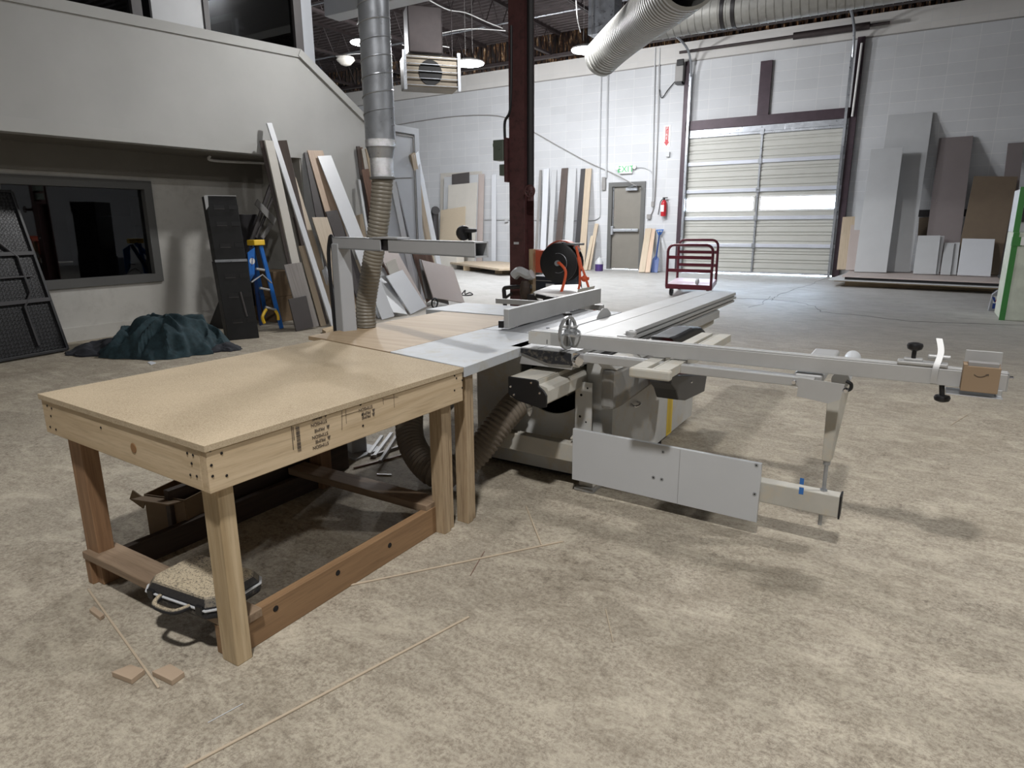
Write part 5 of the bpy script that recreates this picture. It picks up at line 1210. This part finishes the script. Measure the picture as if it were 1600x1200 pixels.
# low gas pipe loop left of the column foot
P_ = lambda x, y: ony(x, y, cym - .2)
tag(MB().tube(bez([P_(830, 448), P_(812, 448), P_(795, 449), P_(788, 451), P_(788, 460), P_(789, 474), P_(790, 520)], 5), .022, 8).tube([P_(789, 466), P_(800, 458)], .014, 6).build('iron_pipe_drop', 'b_black', smooth=True), 'black iron pipe elbow left of the column foot', 'pipe')
tag(MB().lathe([(.04, -.09), (.055, -.04), (.055, .04), (.035, .09)], P_(822, 452) + V((0, -.02, 0)), seg=12).cyl(P_(822, 448), P_(824, 480), .03).build('pipe_union', 'darkwood_y', smooth=True), 'dark rusty pipe fitting on the column foot', 'fitting')
tag(MB().tube(bez([P_(803, 431), P_(812, 424), P_(826, 430), P_(832, 428)], 5), .05, 8).build('plastic_wrap', 'b_lgray', smooth=True), 'crumpled clear plastic wrap tied round the column', 'wrap')
tb = onz(831, 475, .5)
wp = tag(MB().b2(cxm + .165, cxm + .215, cym - .14, cym - .08, 0, ony(830, 389, cym - .1).z).build('timber_upright', 'pine_z', bevel=.004), 'short timber upright strapped beside the column', 'post')
# hose reel
rc = ony(873, 411, cym - .15); rr = .5 * (ony(900, 411, cym - .15).x - ony(846, 411, cym - .15).x)
ax = (V((0.15, -1, 0))).normalized()
hr = thing('hose_reel', tuple(rc), 'orange red hose reel with a black disc beside the column', 'hose reel')
MB().lathe([(rr, 0), (rr * 1.0, .012), (rr * .93, .02)], rc, ax, 36).build('front_disc', 'black', hr, smooth=True)
MB().lathe([(rr * 1.02, -.20), (rr * 1.02, -.19), (rr * .55, -.18), (rr * .55, -.01), (rr, 0)], rc, ax, 36).build('spool', 'black', hr, smooth=True)
MB().tube([rc + V((cos(k * pi / 12) * rr * .5, 0, sin(k * pi / 12) * rr * .5)) + ax * .022 for k in range(25)], .003, 5, False).lathe([(.03, .02), (.028, .05)], rc, ax, 12).build('hub_ring', 'galv', hr)
arcp = [rc + V((cos(a) * rr * 1.08, .0, sin(a) * rr * 1.08)) - ax * .06 for a in [radians(v) for v in range(215, 30, -10)]]
am = MB()
for p_, q_ in zip(arcp, arcp[1:]): am.prism([p_, q_, q_ + (q_ - rc).normalized() * .012, p_ + (p_ - rc).normalized() * .012], ax * -.13)
am.build('bracket_arc', 'redreel', hr)
MB().b2(rc.x - rr - .06, rc.x - rr + .02, rc.y - .02, rc.y + .18, rc.z - .1, rc.z + .12).b2(rc.x - rr - .16, rc.x - rr - .06, rc.y + .06, rc.y + .1, rc.z + .10, rc.z + .125).b2(rc.x - rr - .16, rc.x - rr - .06, rc.y + .06, rc.y + .1, rc.z - .08, rc.z - .055).build('wall_arm', 'redreel', hr)
MB().box(rc + V((rr * .75, 0, rr * .95)) - ax * .05, (.2, .06, .02)).tube([rc + V((rr * .9, 0, rr * .85)), rc + V((rr * 1.15, 0, rr * .6))], .02, 8).build('guide_roller', 'galv', hr)
oh = lambda x, y, Y=cym - .22: ony(x, y, Y)
tag(MB().tube(bez([rc + ax * .03, rc + ax * .07 + V((.04, 0, .0)), oh(884, 425), oh(879, 450), oh(873, 467), oh(872, 480)], 6), .014, 8).build('air_hose_inlet', 'orange', smooth=True), 'orange hose hanging from the hub of the reel', 'hose')
tag(MB().tube(bez([oh(900, 385), oh(905, 405), oh(906, 415), oh(906, 440), oh(904, 452)], 6), .012, 8).build('air_hose', 'orange', smooth=True), 'orange hose hanging straight down right of the reel', 'hose')
tag(MB().tube(bez([oh(900, 385), oh(906, 410), oh(912, 425), oh(919, 447), oh(926, 470), oh(929, 490), oh(928, 530)], 6), .012, 8).tube([oh(904, 402), oh(908, 420)], .02, 8).build('air_hose', 'orange', smooth=True), 'orange hose slanting away with a black strain relief', 'hose')
q = oh(913, 435); tag(MB().lathe([(.02, -.03), (.03, 0), (.02, .03)], q, (.3, 0, 1), 10).box(q, (.1, .02, .03)).build('hose_stop', 'orange', bevel=.006), 'orange star shaped hose stop below the reel', 'stop')
# dark machine and white covered bench behind the fence
dc = ony(858, 470, 6.6)
t = thing('dark_machine_cabinet', (dc.x, 7.0, 0), 'dark blue black machine body under the hose reel with a white label', 'machine')
MA = lambda x, y: ony(x, y, 6.75)
a, b = MA(830, 431), MA(887, 452)
MB().b2(a.x, MA(882, 440).x, 6.75, 7.2, 0, a.z).prism([(MA(882, 440).x, 6.75, a.z * .5), (MA(890, 452).x, 6.75, a.z * .5), (MA(884, 432).x, 6.75, a.z)], (0, .4, 0)).build('body', mat('blue black paint', (30, 36, 48), .4), t, bevel=.01)
a2, b2_ = MA(853, 443), MA(866, 449)
MB().b2(a2.x, b2_.x, 6.745, 6.75, b2_.z, a2.z).build('label_plate', 'b_lgray', t)
MB().b2(a.x, MA(882, 440).x, 6.74, 6.75, MA(850, 438).z - .008, MA(850, 438).z).build('trim_line', 'b_gray', t)
wt = [onz(x, y, .68) for x, y in ((833, 459), (862, 448), (906, 447), (912, 460), (880, 474), (842, 472))]
cov = tag(MB().prism(wt, (0, 0, .02)).build('plastic_covered_bench', 'paper', bevel=.006), 'low worktop covered in crumpled white film behind the rip fence', 'bench')
bc = sum(wt, V()) / 6
tag(MB().b2(bc.x - .25, bc.x + .2, bc.y - .2, bc.y + .2, 0, .68).build('bench_pedestal', 'b_black', bevel=.01), 'dark pedestal under the white film covered worktop', 'pedestal')
pa_ = [ony(x, y, 5.2) for x, y in ((900, 466), (903, 452), (928, 447), (924, 462))]
tag(MB().prism(pa_, (0, .02, 0)).build('tilted_panel', 'b_cream'), 'small cream panel tilted behind the rip fence', 'panel')
gq = [ony(x, y, 4.9) for x, y in ((838, 462), (850, 464), (868, 468), (872, 472))]
tag(MB().tube(bez(gq, 5), [.02] * 16, 8).b2(ony(850, 465, 4.9).x, ony(870, 470, 4.9).x, 4.88, 4.94, ony(860, 469, 4.9).z - .03, ony(860, 469, 4.9).z + .03).build('black_handle_tool', 'black', bevel=.01), 'black handled tool behind the rip fence', 'tool')

# ------------------------------------------------------------------ overhead ducts, heater, boxes
da = [ony(938, 92, 10.6), ony(960, 70, 10.2), ony(1000, 34, 9.0), ony(1045, -6, 7.4), ony(1080, -40, 6.6)]
pth = bez(da, 10); pr = resample(pth, .027); rsd = [.29 - (.032 if i % 4 == 0 else 0) for i in range(len(pr))]
tag(MB().tube(pr, rsd, 32, cap=False).build('large_ribbed_duct', 'duct', smooth=True), 'large pale ribbed duct slanting down with its open end above the floor', 'duct')
q0, q1 = ony(1035, 35, 11.5), ony(1310, -8, 11.5)
zd = (q0.z + q1.z) / 2
bd_ = thing('overhead_round_duct', (q0.x, 11.5, zd), 'long pale round duct running level under the roof to the dock side', 'duct')
MB().cyl((q0.x - .4, 11.5, zd), (4, 11.5, zd), .235, seg=28).build('pipe', 'duct', bd_, smooth=True)
sm_ = MB(); x = q0.x
while x < 0: sm_.tube([V((x, 11.5 + cos(k * pi / 12) * .238, zd + sin(k * pi / 12) * .238)) for k in range(25)], .005, 4, False); x += .12
sm_.build('seam_ridges', 'duct', bd_, smooth=True)
for px in (1133, 1150):
    q = ony(px, 10, 11.5); MB().cyl((q.x - .03, 11.5, zd), (q.x + .03, 11.5, zd), .245, seg=28).build('duct_band', 'b_black', bd_, smooth=True)
# rectangular pale duct
p0_ = onz(507, 26, 4.6)
tag(MB().b2(p0_.x, 0.5 + p0_.x + 4, p0_.y, p0_.y + .32, 4.6, 5.3).build('rectangular_duct', 'b_lgray', bevel=.01), 'rectangular pale duct high behind the spiral duct', 'duct')
a = onz(935, 60, 5.2)
tag(MB().b2(a.x - .25, a.x + .35, a.y, a.y + .4, 5.3, 6.7).build('sheet_metal_drop', 'galv'), 'dull sheet metal drop above the bright light by the ribbed duct', 'duct')
# unit heater
hy_ = 11.0
hh0, hh1 = ony(632, 84, hy_), ony(717, 140, hy_)
HA, HBp = onz(632, 82, 4.2), onz(717, 88, 4.2); ux_ = (HBp - HA).normalized(); 
fh = thing('unit_heater', tuple(onz(674, 135, 3.6)), 'large hanging fan heater with a round black opening and horizontal louvres', 'heater')
w_h = (HBp - HA).length; z1h = 4.2; z0h = ony(632, 134, HA.y).z; c0 = V((HA.x, HA.y, (z0h + z1h) / 2))
nrm = V((-ux_.y, ux_.x, 0))
if nrm.dot(HA - EYE) < 0: nrm = -nrm
E_ = lambda s, dpt, z: c0 + ux_ * s + nrm * dpt + V((0, 0, z - c0.z))
M['heater'] = mat('tarnished heater sheet', (116, 108, 96), .35, .6, .2, 3, .03)
MB().prism([E_(0, .06, z0h), E_(w_h, .06, z0h), E_(w_h, .06, z1h), E_(0, .06, z1h)], nrm * .5).build('casing', 'heater', fh, bevel=.02)
cc_ = E_(w_h * .47, .055, (z0h + z1h) / 2 - .02)
MB().lathe([((z1h - z0h) * .40, 0), ((z1h - z0h) * .39, .012)], cc_, -nrm, 32).build('fan_opening', 'black_matte', fh, smooth=True)
for s_ in (0, w_h): MB().prism([E_(s_ - .025, 0, z0h - .05), E_(s_ + .025, 0, z0h - .05), E_(s_ + .025, 0, z1h + .05), E_(s_ - .025, 0, z1h + .05)], nrm * .06).build('side_rail', 'galv_light', fh)
for k in range(5):
    z = z0h + .02 + (z1h - z0h) * k / 4.6
    MB().prism([E_(0, .0, z), E_(w_h, .0, z), E_(w_h, .0, z + .008), E_(0, .0, z + .008)], nrm * .03).build('louvre', 'galv', fh)
tag(MB().prism([E_(.1, .15, z1h + .05), E_(.7, .15, z1h + .05), E_(.7, .15, z1h + .8), E_(.1, .15, z1h + .8)], nrm * .45).build('heater_duct_box', 'steel_dark', bevel=.02), 'dark sheet metal box above the fan heater', 'box')
tag(MB().tube([E_(.05, .3, z1h), E_(.05, .3, 6.7)], .006, 6).tube([E_(w_h - .05, .3, z1h), E_(w_h - .05, .3, 6.7)], .006, 6).build('hanger_rods', 'steel_dark'), 'pair of rods hanging the fan heater from the roof', 'rod')
q = onz(540, 94, 5.2)
tag(MB().lathe([(.02, .14), (.1, .1), (.2, .06), (.22, 0), (.12, -.1), (.06, -.12)], q, seg=20).build('unlit_dome_light', 'b_cream', smooth=True), 'unlit pale dome light under the dark roof deck', 'light')
def cable(pts, z, label, r=.012, m='white'):
    return tag(MB().tube(bez([onz(x, y, z) for x, y in pts], 6), r, 6).build('loose_cable', m, smooth=True), label, 'cable')
cable([(702, 74), (662, 66), (668, 58), (690, 52), (735, 45), (790, 48)], 5.9, 'white cable arching above the fan heater')
cable([(628, 70), (655, 73), (664, 78)], 5.9, 'short white cable left of the heater top')
cable([(558, 38), (562, 33), (572, 31)], 5.9, 'white cable loop beside the spiral duct')
cable([(525, 88), (545, 85), (575, 83)], 5.7, 'white cable feeding the unlit dome light')
cable([(670, 0), (700, 15), (728, 20), (760, 34), (785, 44)], 6.0, 'pair of white wires along a joist near the column')
cable([(900, 0), (902, 28), (907, 50)], 5.4, 'thin pale wire dropping toward the bright light')

# ------------------------------------------------------------------ left side: tables, boxes, ladder, blankets
# black folding table leaning, underside showing
M['perf'] = None
def perf_mat():
    m, nt, b = nodes('black blow moulded underside'); v0 = tex_coord(nt); s0 = nt.nodes.new('ShaderNodeSeparateXYZ'); c0_ = nt.nodes.new('ShaderNodeCombineXYZ'); nt.links.new(v0, s0.inputs[0]); nt.links.new(s0.outputs[1], c0_.inputs[0]); nt.links.new(s0.outputs[2], c0_.inputs[1]); vec = c0_.outputs[0]
    vo = nt.nodes.new('ShaderNodeTexVoronoi'); vo.inputs['Scale'].default_value = 26; vo.inputs['Randomness'].default_value = .12; nt.links.new(vec, vo.inputs['Vector'])
    f = ramp(nt, vo.outputs['Distance'], [(.30, G(0)), (.42, G(1))])
    nt.links.new(mix(nt, f, lin((8, 8, 9)), lin((26, 26, 29))), b.inputs['Base Color']); b.inputs['Roughness'].default_value = .4
    bump(nt, b, f, .8, .01); return m
M['perf'] = perf_mat()
def folding_table(p_bl, p_br, p_tl, p_tr, label, off):
    bl, br_ = onz(*p_bl, .0), onz(*p_br, .0); xw = XL + off
    a = (bl + br_) / 2
    x = (br_ - bl).normalized(); w = (br_ - bl).length
    tt = onx(*p_tr, xw); Lh = (tt - br_).length; z = (tt - br_); z = (z - x * z.dot(x)).normalized(); y = z.cross(x)
    if y.dot(EYE - a) < 0: y = -y; 
    t = thing('folding_table', tuple(a), label, 'folding table', 'black folding tables leaning by the office window')
    Pq = lambda u, v, d: a + x * u + z * v + y * d
    hw = w / 2
    def bar(u0, v0, u1, v1, wd, d0, d1, name, m='black'):
        p_, q_ = Pq(u0, v0, 0), Pq(u1, v1, 0); dd = (q_ - p_).normalized(); nn = dd.cross(y) * wd / 2
        return MB().prism([p_ + nn + y * d0, q_ + nn + y * d0, q_ - nn + y * d0, p_ - nn + y * d0], y * (d1 - d0)).build(name, m, t, bevel=.004)
    MB().prism([Pq(-hw, .02, 0), Pq(hw, .02, 0), Pq(hw, Lh, 0), Pq(-hw, Lh, 0)], y * .02).build('tabletop', 'perf', t)
    for u in (-hw, hw): bar(u, .02, u, Lh, .03, .0, .045, 'rim')
    for v in (.02, Lh): bar(-hw, v, hw, v, .03, .0, .045, 'rim')
    for f_ in (.33, .62): bar(-hw, Lh * f_, hw, Lh * f_, .045, .02, .05, 'brace', 'b_black')
    for u in (-hw * .45, hw * .45):
        pts = [Pq(u, Lh * .06, .04), Pq(u, Lh * .30, .04), Pq(u * 1.45, Lh * .38, .04), Pq(u * 1.45, Lh * .6, .04), Pq(u * .8, Lh * .7, .04), Pq(u * .8, Lh * .92, .04)]
        MB().tube(pts, .014, 8).build('leg_tube', 'b_black', t, smooth=True)
    bar(-hw * .8, Lh * .48, hw * .8, Lh * .48, .02, .03, .05, 'lock_bar', 'b_black')
folding_table((-60, 578), (104, 549), (-40, 302), (42, 303), 'black folding table leaning with its ribbed underside facing out', .12)
p_ = onz(20, 552, 0)
# stacked black cartons, leaning tower
bb0, bb1, bb2 = onz(365, 533, 0), onz(407, 525, 0), onz(392, 531, 0)
tt0, tt1 = onx(325, 306, -7.55), onx(374, 306, -7.3)
a = (onz(362, 532, 0) + onz(403, 527, 0)) / 2
def tower():
    A_ = onz(358, 532, 0); B2 = onz(404, 528, 0); x = (B2 - A_).normalized(); w = (B2 - A_).length
    topA = None
    # lean: find a top point such that its picture sits over (320,305)-(372,306) at about the same distance
    best = None
    for dxx in [i * .02 for i in range(-40, 10)]:
        p = ony(320, 306, A_.y + dxx)
    y = V((-x.y, x.x, 0)); dep = w * 1.0
    topA = onx(320, 306, A_.x - .12); z = (topA - A_); Lh = z.length; z.normalize()
    z = (z - x * 0).normalized()
    return A_, x, y, z, w, Lh, dep
A_, x_, y_, z_, w_, Lh_, dep_ = tower()
print('tower', A_, z_, Lh_, w_, 'table')
shear = z_
def seg(v0, v1, grow, name, label):
    o = A_ + shear * v0; hgt = v1 - v0; g = grow
    base_pts = [o - x_ * g - y_ * g, o + x_ * (w_ + g) - y_ * g, o + x_ * (w_ + g) + y_ * (dep_ + g), o - x_ * g + y_ * (dep_ + g)]
    t = thing(name, tuple(o), label, 'carton', 'long black cartons stood on end')
    MB().prism(base_pts, shear * hgt).build('box_body', 'black_matte', t, bevel=.004)
    return t, o, hgt
t1_, o1, h1 = seg(0, Lh_ * .55, .008, 'tall_black_carton', 'lower tall black carton standing on the floor by the blankets')
t2_, o2, h2 = seg(Lh_ * .552, Lh_, 0, 'tall_black_carton', 'upper tall black carton with a torn corner, taped above the lower one')
for t_, o_, h_ in ((t1_, o1, h1), (t2_, o2, h2)):
    for f_ in (.22, .55, .8):
        zz_ = o_ + shear * h_ * f_ - y_ * (.012)
        MB().prism([zz_ + x_ * w_ * .22, zz_ + x_ * w_ * .55, zz_ + x_ * w_ * .55 + shear * .05, zz_ + x_ * w_ * .22 + shear * .05], y_ * .004).prism([zz_ + x_ * w_ * .7, zz_ + x_ * w_, zz_ + x_ * w_ + shear * .05, zz_ + x_ * w_ * .7 + shear * .05], y_ * .004).build('ridge', 'black', t_)
        MB().prism([zz_ + x_ * w_ * .22 - y_ * .001, zz_ + x_ * w_ * .55 - y_ * .001, zz_ + x_ * w_ * .55 + shear * .006 - y_ * .001, zz_ + x_ * w_ * .22 + shear * .006 - y_ * .001], y_ * .004).build('worn_edge', 'b_char', t_)
hn = o1 + shear * h1 * .62 - y_ * .03 + x_ * w_ * .62
MB().tube([hn, hn + shear * .0 - shear * .30 + x_ * .03], .012, 6).build('handle_strap', 'b_char', t1_)
tp_ = o2 + shear * h2
MB().prism([tp_ - x_ * .012 - y_ * .012, tp_ + x_ * .03 - y_ * .012, tp_ + x_ * .02 - y_ * .012 - shear * .12, tp_ - x_ * .012 - y_ * .012 - shear * .16], y_ * .006).prism([tp_ - y_ * .008, tp_ + x_ * w_ - y_ * .008, tp_ + x_ * w_ - y_ * .008 + shear * .008, tp_ - y_ * .008 + shear * .008], y_ * .05).build('torn_corner', 'b_lgray', t2_)
zz_ = o2 - shear * .0
MB().prism([zz_ + x_ * -.01 - y_ * .012, zz_ + x_ * (w_ + .01) - y_ * .012, zz_ + x_ * (w_ + .01) - y_ * .012 + shear * .03, zz_ - x_ * .01 - y_ * .012 + shear * .03], y_ * .003).build('clear_tape', 'galv', t2_)
# low black crates behind
q = onz(345, 515, 0); tag(MB().prism([q + V((-.35, .05, 0)), q + V((0, .05, 0)), q + V((.05, .05, .42)), q + V((-.02, .05, .42))], (-.0, .3, 0)).build('black_slatted_panel', 'black', bevel=.006), 'black slatted panel leaning behind the tall cartons', 'panel')
# stepladder
ld = thing('step_ladder', tuple(onz(425, 508, 0)), 'blue fibreglass step ladder with a yellow top folded near the boards', 'ladder')
f0, f1_ = onz(400, 500, 0), onz(443, 513, 0)
LX = -7.18
S = lambda x, y, X=LX: onx(x, y, X)
def rail(a, b, w, name, m='blue', dep=.025):
    d = (b - a).normalized(); s = V((0, 1, 0)); s = (s - d * s.dot(d)).normalized(); k = d.cross(s)
    return MB().prism([a - s * w / 2, a + s * w / 2, b + s * w / 2, b - s * w / 2], k * dep).build(name, m, ld, bevel=.003)
g0, g1 = V((-7.12, onz(441, 513, 0).y, .01)), None
topc = S(398, 379, -7.3)
fr1 = onz(441, 513, .01); fr2 = onz(415, 517, .01)
rail(fr1, S(408, 384, -7.28), .055, 'front_rail'); rail(onz(418, 500, .01), S(394, 384, -7.34), .055, 'front_rail')
rail(onz(409, 508, .01), S(393, 386, -7.3), .05, 'rear_rail', 'blue_dark')
q0_, q1_ = S(391, 428, -7.27), S(396, 384, -7.3)
pl_ = MB().prism([S(387, 395, -7.25), S(398, 386, -7.25), S(398, 428, -7.25), S(391, 440, -7.25)], (-.012, 0, 0)).build('side_plate', 'blue', ld)
q = S(394, 408, -7.25); MB().lathe([(.04, 0), (.04, .002)], q, (1, 0, 0), 20).build('badge', 'white', pl_)
text('WERNER', .028, frame3(q + V((.004, 0, 0)), (0, .2, 1), (0, -1, 0)), 'inkblue', pl_)
MB().box(S(400, 379, -7.3), (.12, .2, .07), Matrix.Rotation(.2, 3, 'Z')).build('top_cap', 'yellow', ld, bevel=.01)
for ya_, yb2 in (((400, 420), (413, 422)), ((415, 480), (431, 484)), ((406, 450), (421, 453))):
    MB().tube([S(*ya_, -7.2), S(*yb2, -7.2)], .016, 6).build('step', 'alu', ld)
MB().tube([S(393, 441, -7.22), S(410, 429, -7.22), S(424, 442, -7.22)], .010, 6).build('spreader', 'alu', ld)
MB().tube(bez([S(416, 483, -7.2), S(410, 495, -7.2), S(413, 505, -7.2)], 5), .02, 6).build('pail_hook', 'yellow', ld, smooth=True)
MB().tube(bez([S(430, 485, -7.2), S(434, 492, -7.2), S(435, 500, -7.2)], 5), .02, 6).build('pail_hook', 'yellow', ld, smooth=True)
# dark clutter in the recess behind
q = onz(400, 500, 0)
def dk_panel(pts, X, th, name, m, label, cat):
    return tag(MB().prism([onx(x, y, X) for x, y in pts], (-th, 0, 0)).build(name, m, bevel=.004), label, cat)
dk_panel([(368, 335), (402, 335), (412, 400), (440, 478), (376, 478)], -8.2, .06, 'black_storage_panel', 'b_black', 'black upright panel inside the recess behind the ladder', 'panel')
q = onx(398, 345, -8.0)
tag(MB().tube([onx(392, 378, -8.05), onx(424, 288, -8.05)], .03, 6).tube([onx(400, 372, -8.05), onx(430, 300, -8.05)], .02, 6).build('folded_frame_tube', 'b_char', smooth=True), 'dark folded metal frame slanting behind the ladder', 'frame')
tag(MB().prism([onx(399, 319, -7.95), onx(403, 311, -7.95), onx(432, 342, -7.95), onx(428, 352, -7.95)], (-.02, 0, 0)).build('grey_slat', 'b_gray'), 'grey slat crossing the dark folded frame', 'slat')
tag(MB().prism([onx(426, 342, -7.97), onx(430, 348, -7.97), onx(412, 374, -7.97), onx(408, 370, -7.97)], (-.02, 0, 0)).build('grey_slat', 'b_gray'), 'shorter grey slat below the first in the recess', 'slat')
for i, (x0, y0, x1, y1, lb) in enumerate([(395, 410, 418, 452, 'upper dull cardboard carton behind the step ladder'), (396, 453, 424, 500, 'lower dull cardboard carton behind the step ladder')]):
    p0_, p1_ = onx(x0, y1, -7.75), onx(x1, y0, -7.75)
    zlo = 0 if i else ony(400, 452, p0_.y).z
    p0_ = onz(396, 503, 0) if i else p0_
    yy = 6.15; hgt = .36
    tag(MB().b2(-8.25, -7.75, yy, yy + .42, (0 if i else hgt + .002), (hgt if i else 2 * hgt)).build('storage_carton', 'card_dull', bevel=.006), lb, 'carton')

# blanket heap
def heap(cx, cy, rx, ry, h, m, name, label, seed, rot=0, n=160, z0=.004):
    vs = []; fs = []
    nr = n // 2
    for i in range(nr + 1):
        f_ = i / nr
        for k in range(n):
            a = 2 * pi * k / n
            edge = 1 + .30 * noise.noise(V((cos(a) * 1.4, sin(a) * 1.4, seed))) + .12 * noise.noise(V((cos(a) * 5, sin(a) * 5, seed)))
            x = cos(a) * rx * f_ * edge; y = sin(a) * ry * f_ * edge
            q = V((x * 3.0, y * 3.0, seed)); q += V((noise.noise(q), noise.noise(q + V((3, 3, 3))), 0)) * .9
            env = max(0, 1 - f_ ** 2.2) ** .9 * (1 + .3 * (x / rx + y / ry) * .5)
            fold = 1 - (noise.noise(V((q.x * 1.2 + q.y * .8, q.y * .7 - q.x * .3, seed))) * 2.8) ** 2
            fold2 = 1 - (noise.noise(q * 1.7 + V((5, 2, 0))) * 3.2) ** 2
            z = h * env * (.80 + .10 * fold * min(1, f_ * 3)) + h * .13 * max(-1, fold2) * min(1, (1 - f_) * 4 + .1) + h * .035 * noise.noise(q * 5)
            z = max(z, .008 + .01 * fold2) if f_ < 1 else 0
            xr, yr = x * cos(rot) - y * sin(rot), x * sin(rot) + y * cos(rot)
            vs.append((cx + xr + .05 * noise.noise(q * 1.4), cy + yr + .05 * noise.noise(q * 1.4 + V((9, 9, 9))), z0 + z))
    for i in range(nr):
        for k in range(n):
            fs.append((i * n + k, i * n + (k + 1) % n, (i + 1) * n + (k + 1) % n, (i + 1) * n + k))
    mb = MB(); mb.add(vs, fs); return tag(mb.build(name, m, smooth=True), label, 'blanket')
hc1 = onz(275, 545, 0); print('heap', hc1)
heap(-7.05, 4.05, .72, .46, .43, 'fabric', 'moving_blanket', 'dark teal moving blanket heaped on the floor by the black cartons', 3.3, .5)
heap(-7.55, 3.75, .5, .30, .14, 'fabric2', 'moving_blanket', 'low dark grey blanket spread left of the teal heap', 8.1, .6)
heap(-6.6, 4.42, .25, .2, .08, 'fabric2', 'moving_blanket', 'edge of a grey blanket at the right foot of the heap', 5.2, .6)

# ------------------------------------------------------------------ right edge: green edged cabinet, jug
gq = onz(1562, 500, 0)
gc = thing('green_edged_machine', (gq.x + .6, gq.y + .4, 0), 'pale machine cabinet with green edges at the picture edge', 'machine')
gx, gy = gq.x, gq.y
MB().b2(gx, gx + 1.6, gy, gy + .9, .0, 1.20).build('lower_body', mat('pale machine body', (196, 202, 188), .5), gc, bevel=.01)
MB().b2(gx + .0, gx + 1.6, gy + .1, gy + .9, 1.20, 1.78).build('upper_body', 'b_lgray', gc, bevel=.01)
MB().b2(gx - .012, gx + .055, gy - .012, gy + .02, 0, 1.2).b2(gx - .012, gx + .055, gy + .08, gy + .11, 1.2, 1.8).b2(gx - .012, gx + .1, gy - .02, gy + .1, 1.02, 1.14).build('green_edge', 'green', gc)
MB().b2(gx + .08, gx + 1.6, gy - .03, gy + .02, 1.03, 1.14).build('front_rail', 'white', gc)
MB().b2(gx + .06, gx + 1.6, gy + .07, gy + .09, 1.34, 1.74).build('dark_window', 'black', gc)
jq = onz(1550, 486, 0); 
jg = thing('oil_jug', tuple(jq), 'grey motor oil jug on the floor beside the green edged cabinet', 'jug')
def JP(x, y): return ony(x, y, jq.y)
a, b = JP(1544, 487), JP(1564, 454)
MB().prism([(a.x, jq.y, 0), (b.x, jq.y, 0), (b.x, jq.y, b.z * .8), (b.x - .04, jq.y, b.z), (a.x + .08, jq.y, b.z), (a.x + .02, jq.y, b.z * .8)], (0, .14, 0)).build('bottle', mat('oil jug plastic', (150, 152, 158), .35), jg, bevel=.012)
MB().b2(a.x + .04, b.x - .01, jq.y - .003, jq.y, b.z * .12, b.z * .38).build('lower_label', 'inkblue', jg)
MB().b2(a.x + .04, b.x - .01, jq.y - .003, jq.y, b.z * .38, b.z * .72).build('upper_label', 'white', jg)
MB().cyl((a.x + .12, jq.y + .07, b.z - .005), (a.x + .12, jq.y + .07, b.z + .03), .025).build('cap', 'red', jg)
cxl = (a.x + b.x) / 2 + .01
MB().prism([(cxl - .05, jq.y - .006, b.z * .68), (cxl - .015, jq.y - .006, b.z * .68), (cxl + .005, jq.y - .006, b.z * .46), (cxl - .012, jq.y - .006, b.z * .42)], (0, .003, 0)).build('logo_stroke', 'inkblue', jg)
MB().prism([(cxl + .05, jq.y - .006, b.z * .68), (cxl + .02, jq.y - .006, b.z * .68), (cxl - .005, jq.y - .006, b.z * .46), (cxl + .0, jq.y - .006, b.z * .42)], (0, .003, 0)).build('logo_stroke', 'red', jg)

# floor cracks near the dock door (thin filled joints)
def crack(pts, w=.012):
    P = [onz(x, y, .001) for x, y in pts]; out = []
    random.seed(len(pts))
    for a, b in zip(P, P[1:]):
        for k in range(5): out.append(a + (b - a) * k / 5 + V((random.uniform(-.03, .03), random.uniform(-.03, .03), 0)))
    out.append(P[-1]); m = MB()
    for a, b in zip(out, out[1:]):
        d = (b - a).normalized(); n = V((-d.y, d.x, 0)) * w * random.uniform(.3, .8); m.prism([a - n, b - n, b + n, a + n], (0, 0, .0015))
    o = m.build('trim_20', 'b_char'); struct(o, 'dark crack in the concrete floor'); return o
crack([(1290, 434), (1265, 445), (1235, 454), (1212, 463), (1205, 470)])
crack([(1150, 466), (1205, 468), (1245, 472), (1272, 478), (1284, 487), (1300, 489), (1350, 493), (1420, 502), (1500, 505), (1600, 508)])
crack([(1205, 463), (1190, 475), (1170, 480)], .008)

# ------------------------------------------------------------------ sky outside, exposure
w = bpy.data.worlds.new('world'); bpy.context.scene.world = w; w.use_nodes = True
bg = w.node_tree.nodes['Background']; bg.inputs[0].default_value = (.72, .86, 1, 1); bg.inputs[1].default_value = 24
sc_ = bpy.context.scene
sc_.view_settings.view_transform = 'Standard'; sc_.view_settings.look = 'None'; sc_.view_settings.gamma = 1
sc_.view_settings.exposure = 0.2
sc_.cycles.use_denoising = True
sc_.cycles.max_bounces = 8; sc_.cycles.diffuse_bounces = 4; sc_.cycles.sample_clamp_indirect = 8
sc_.cycles.transparent_max_bounces = 8
for o in bpy.data.objects:
    if '_w' in o: del o['_w']
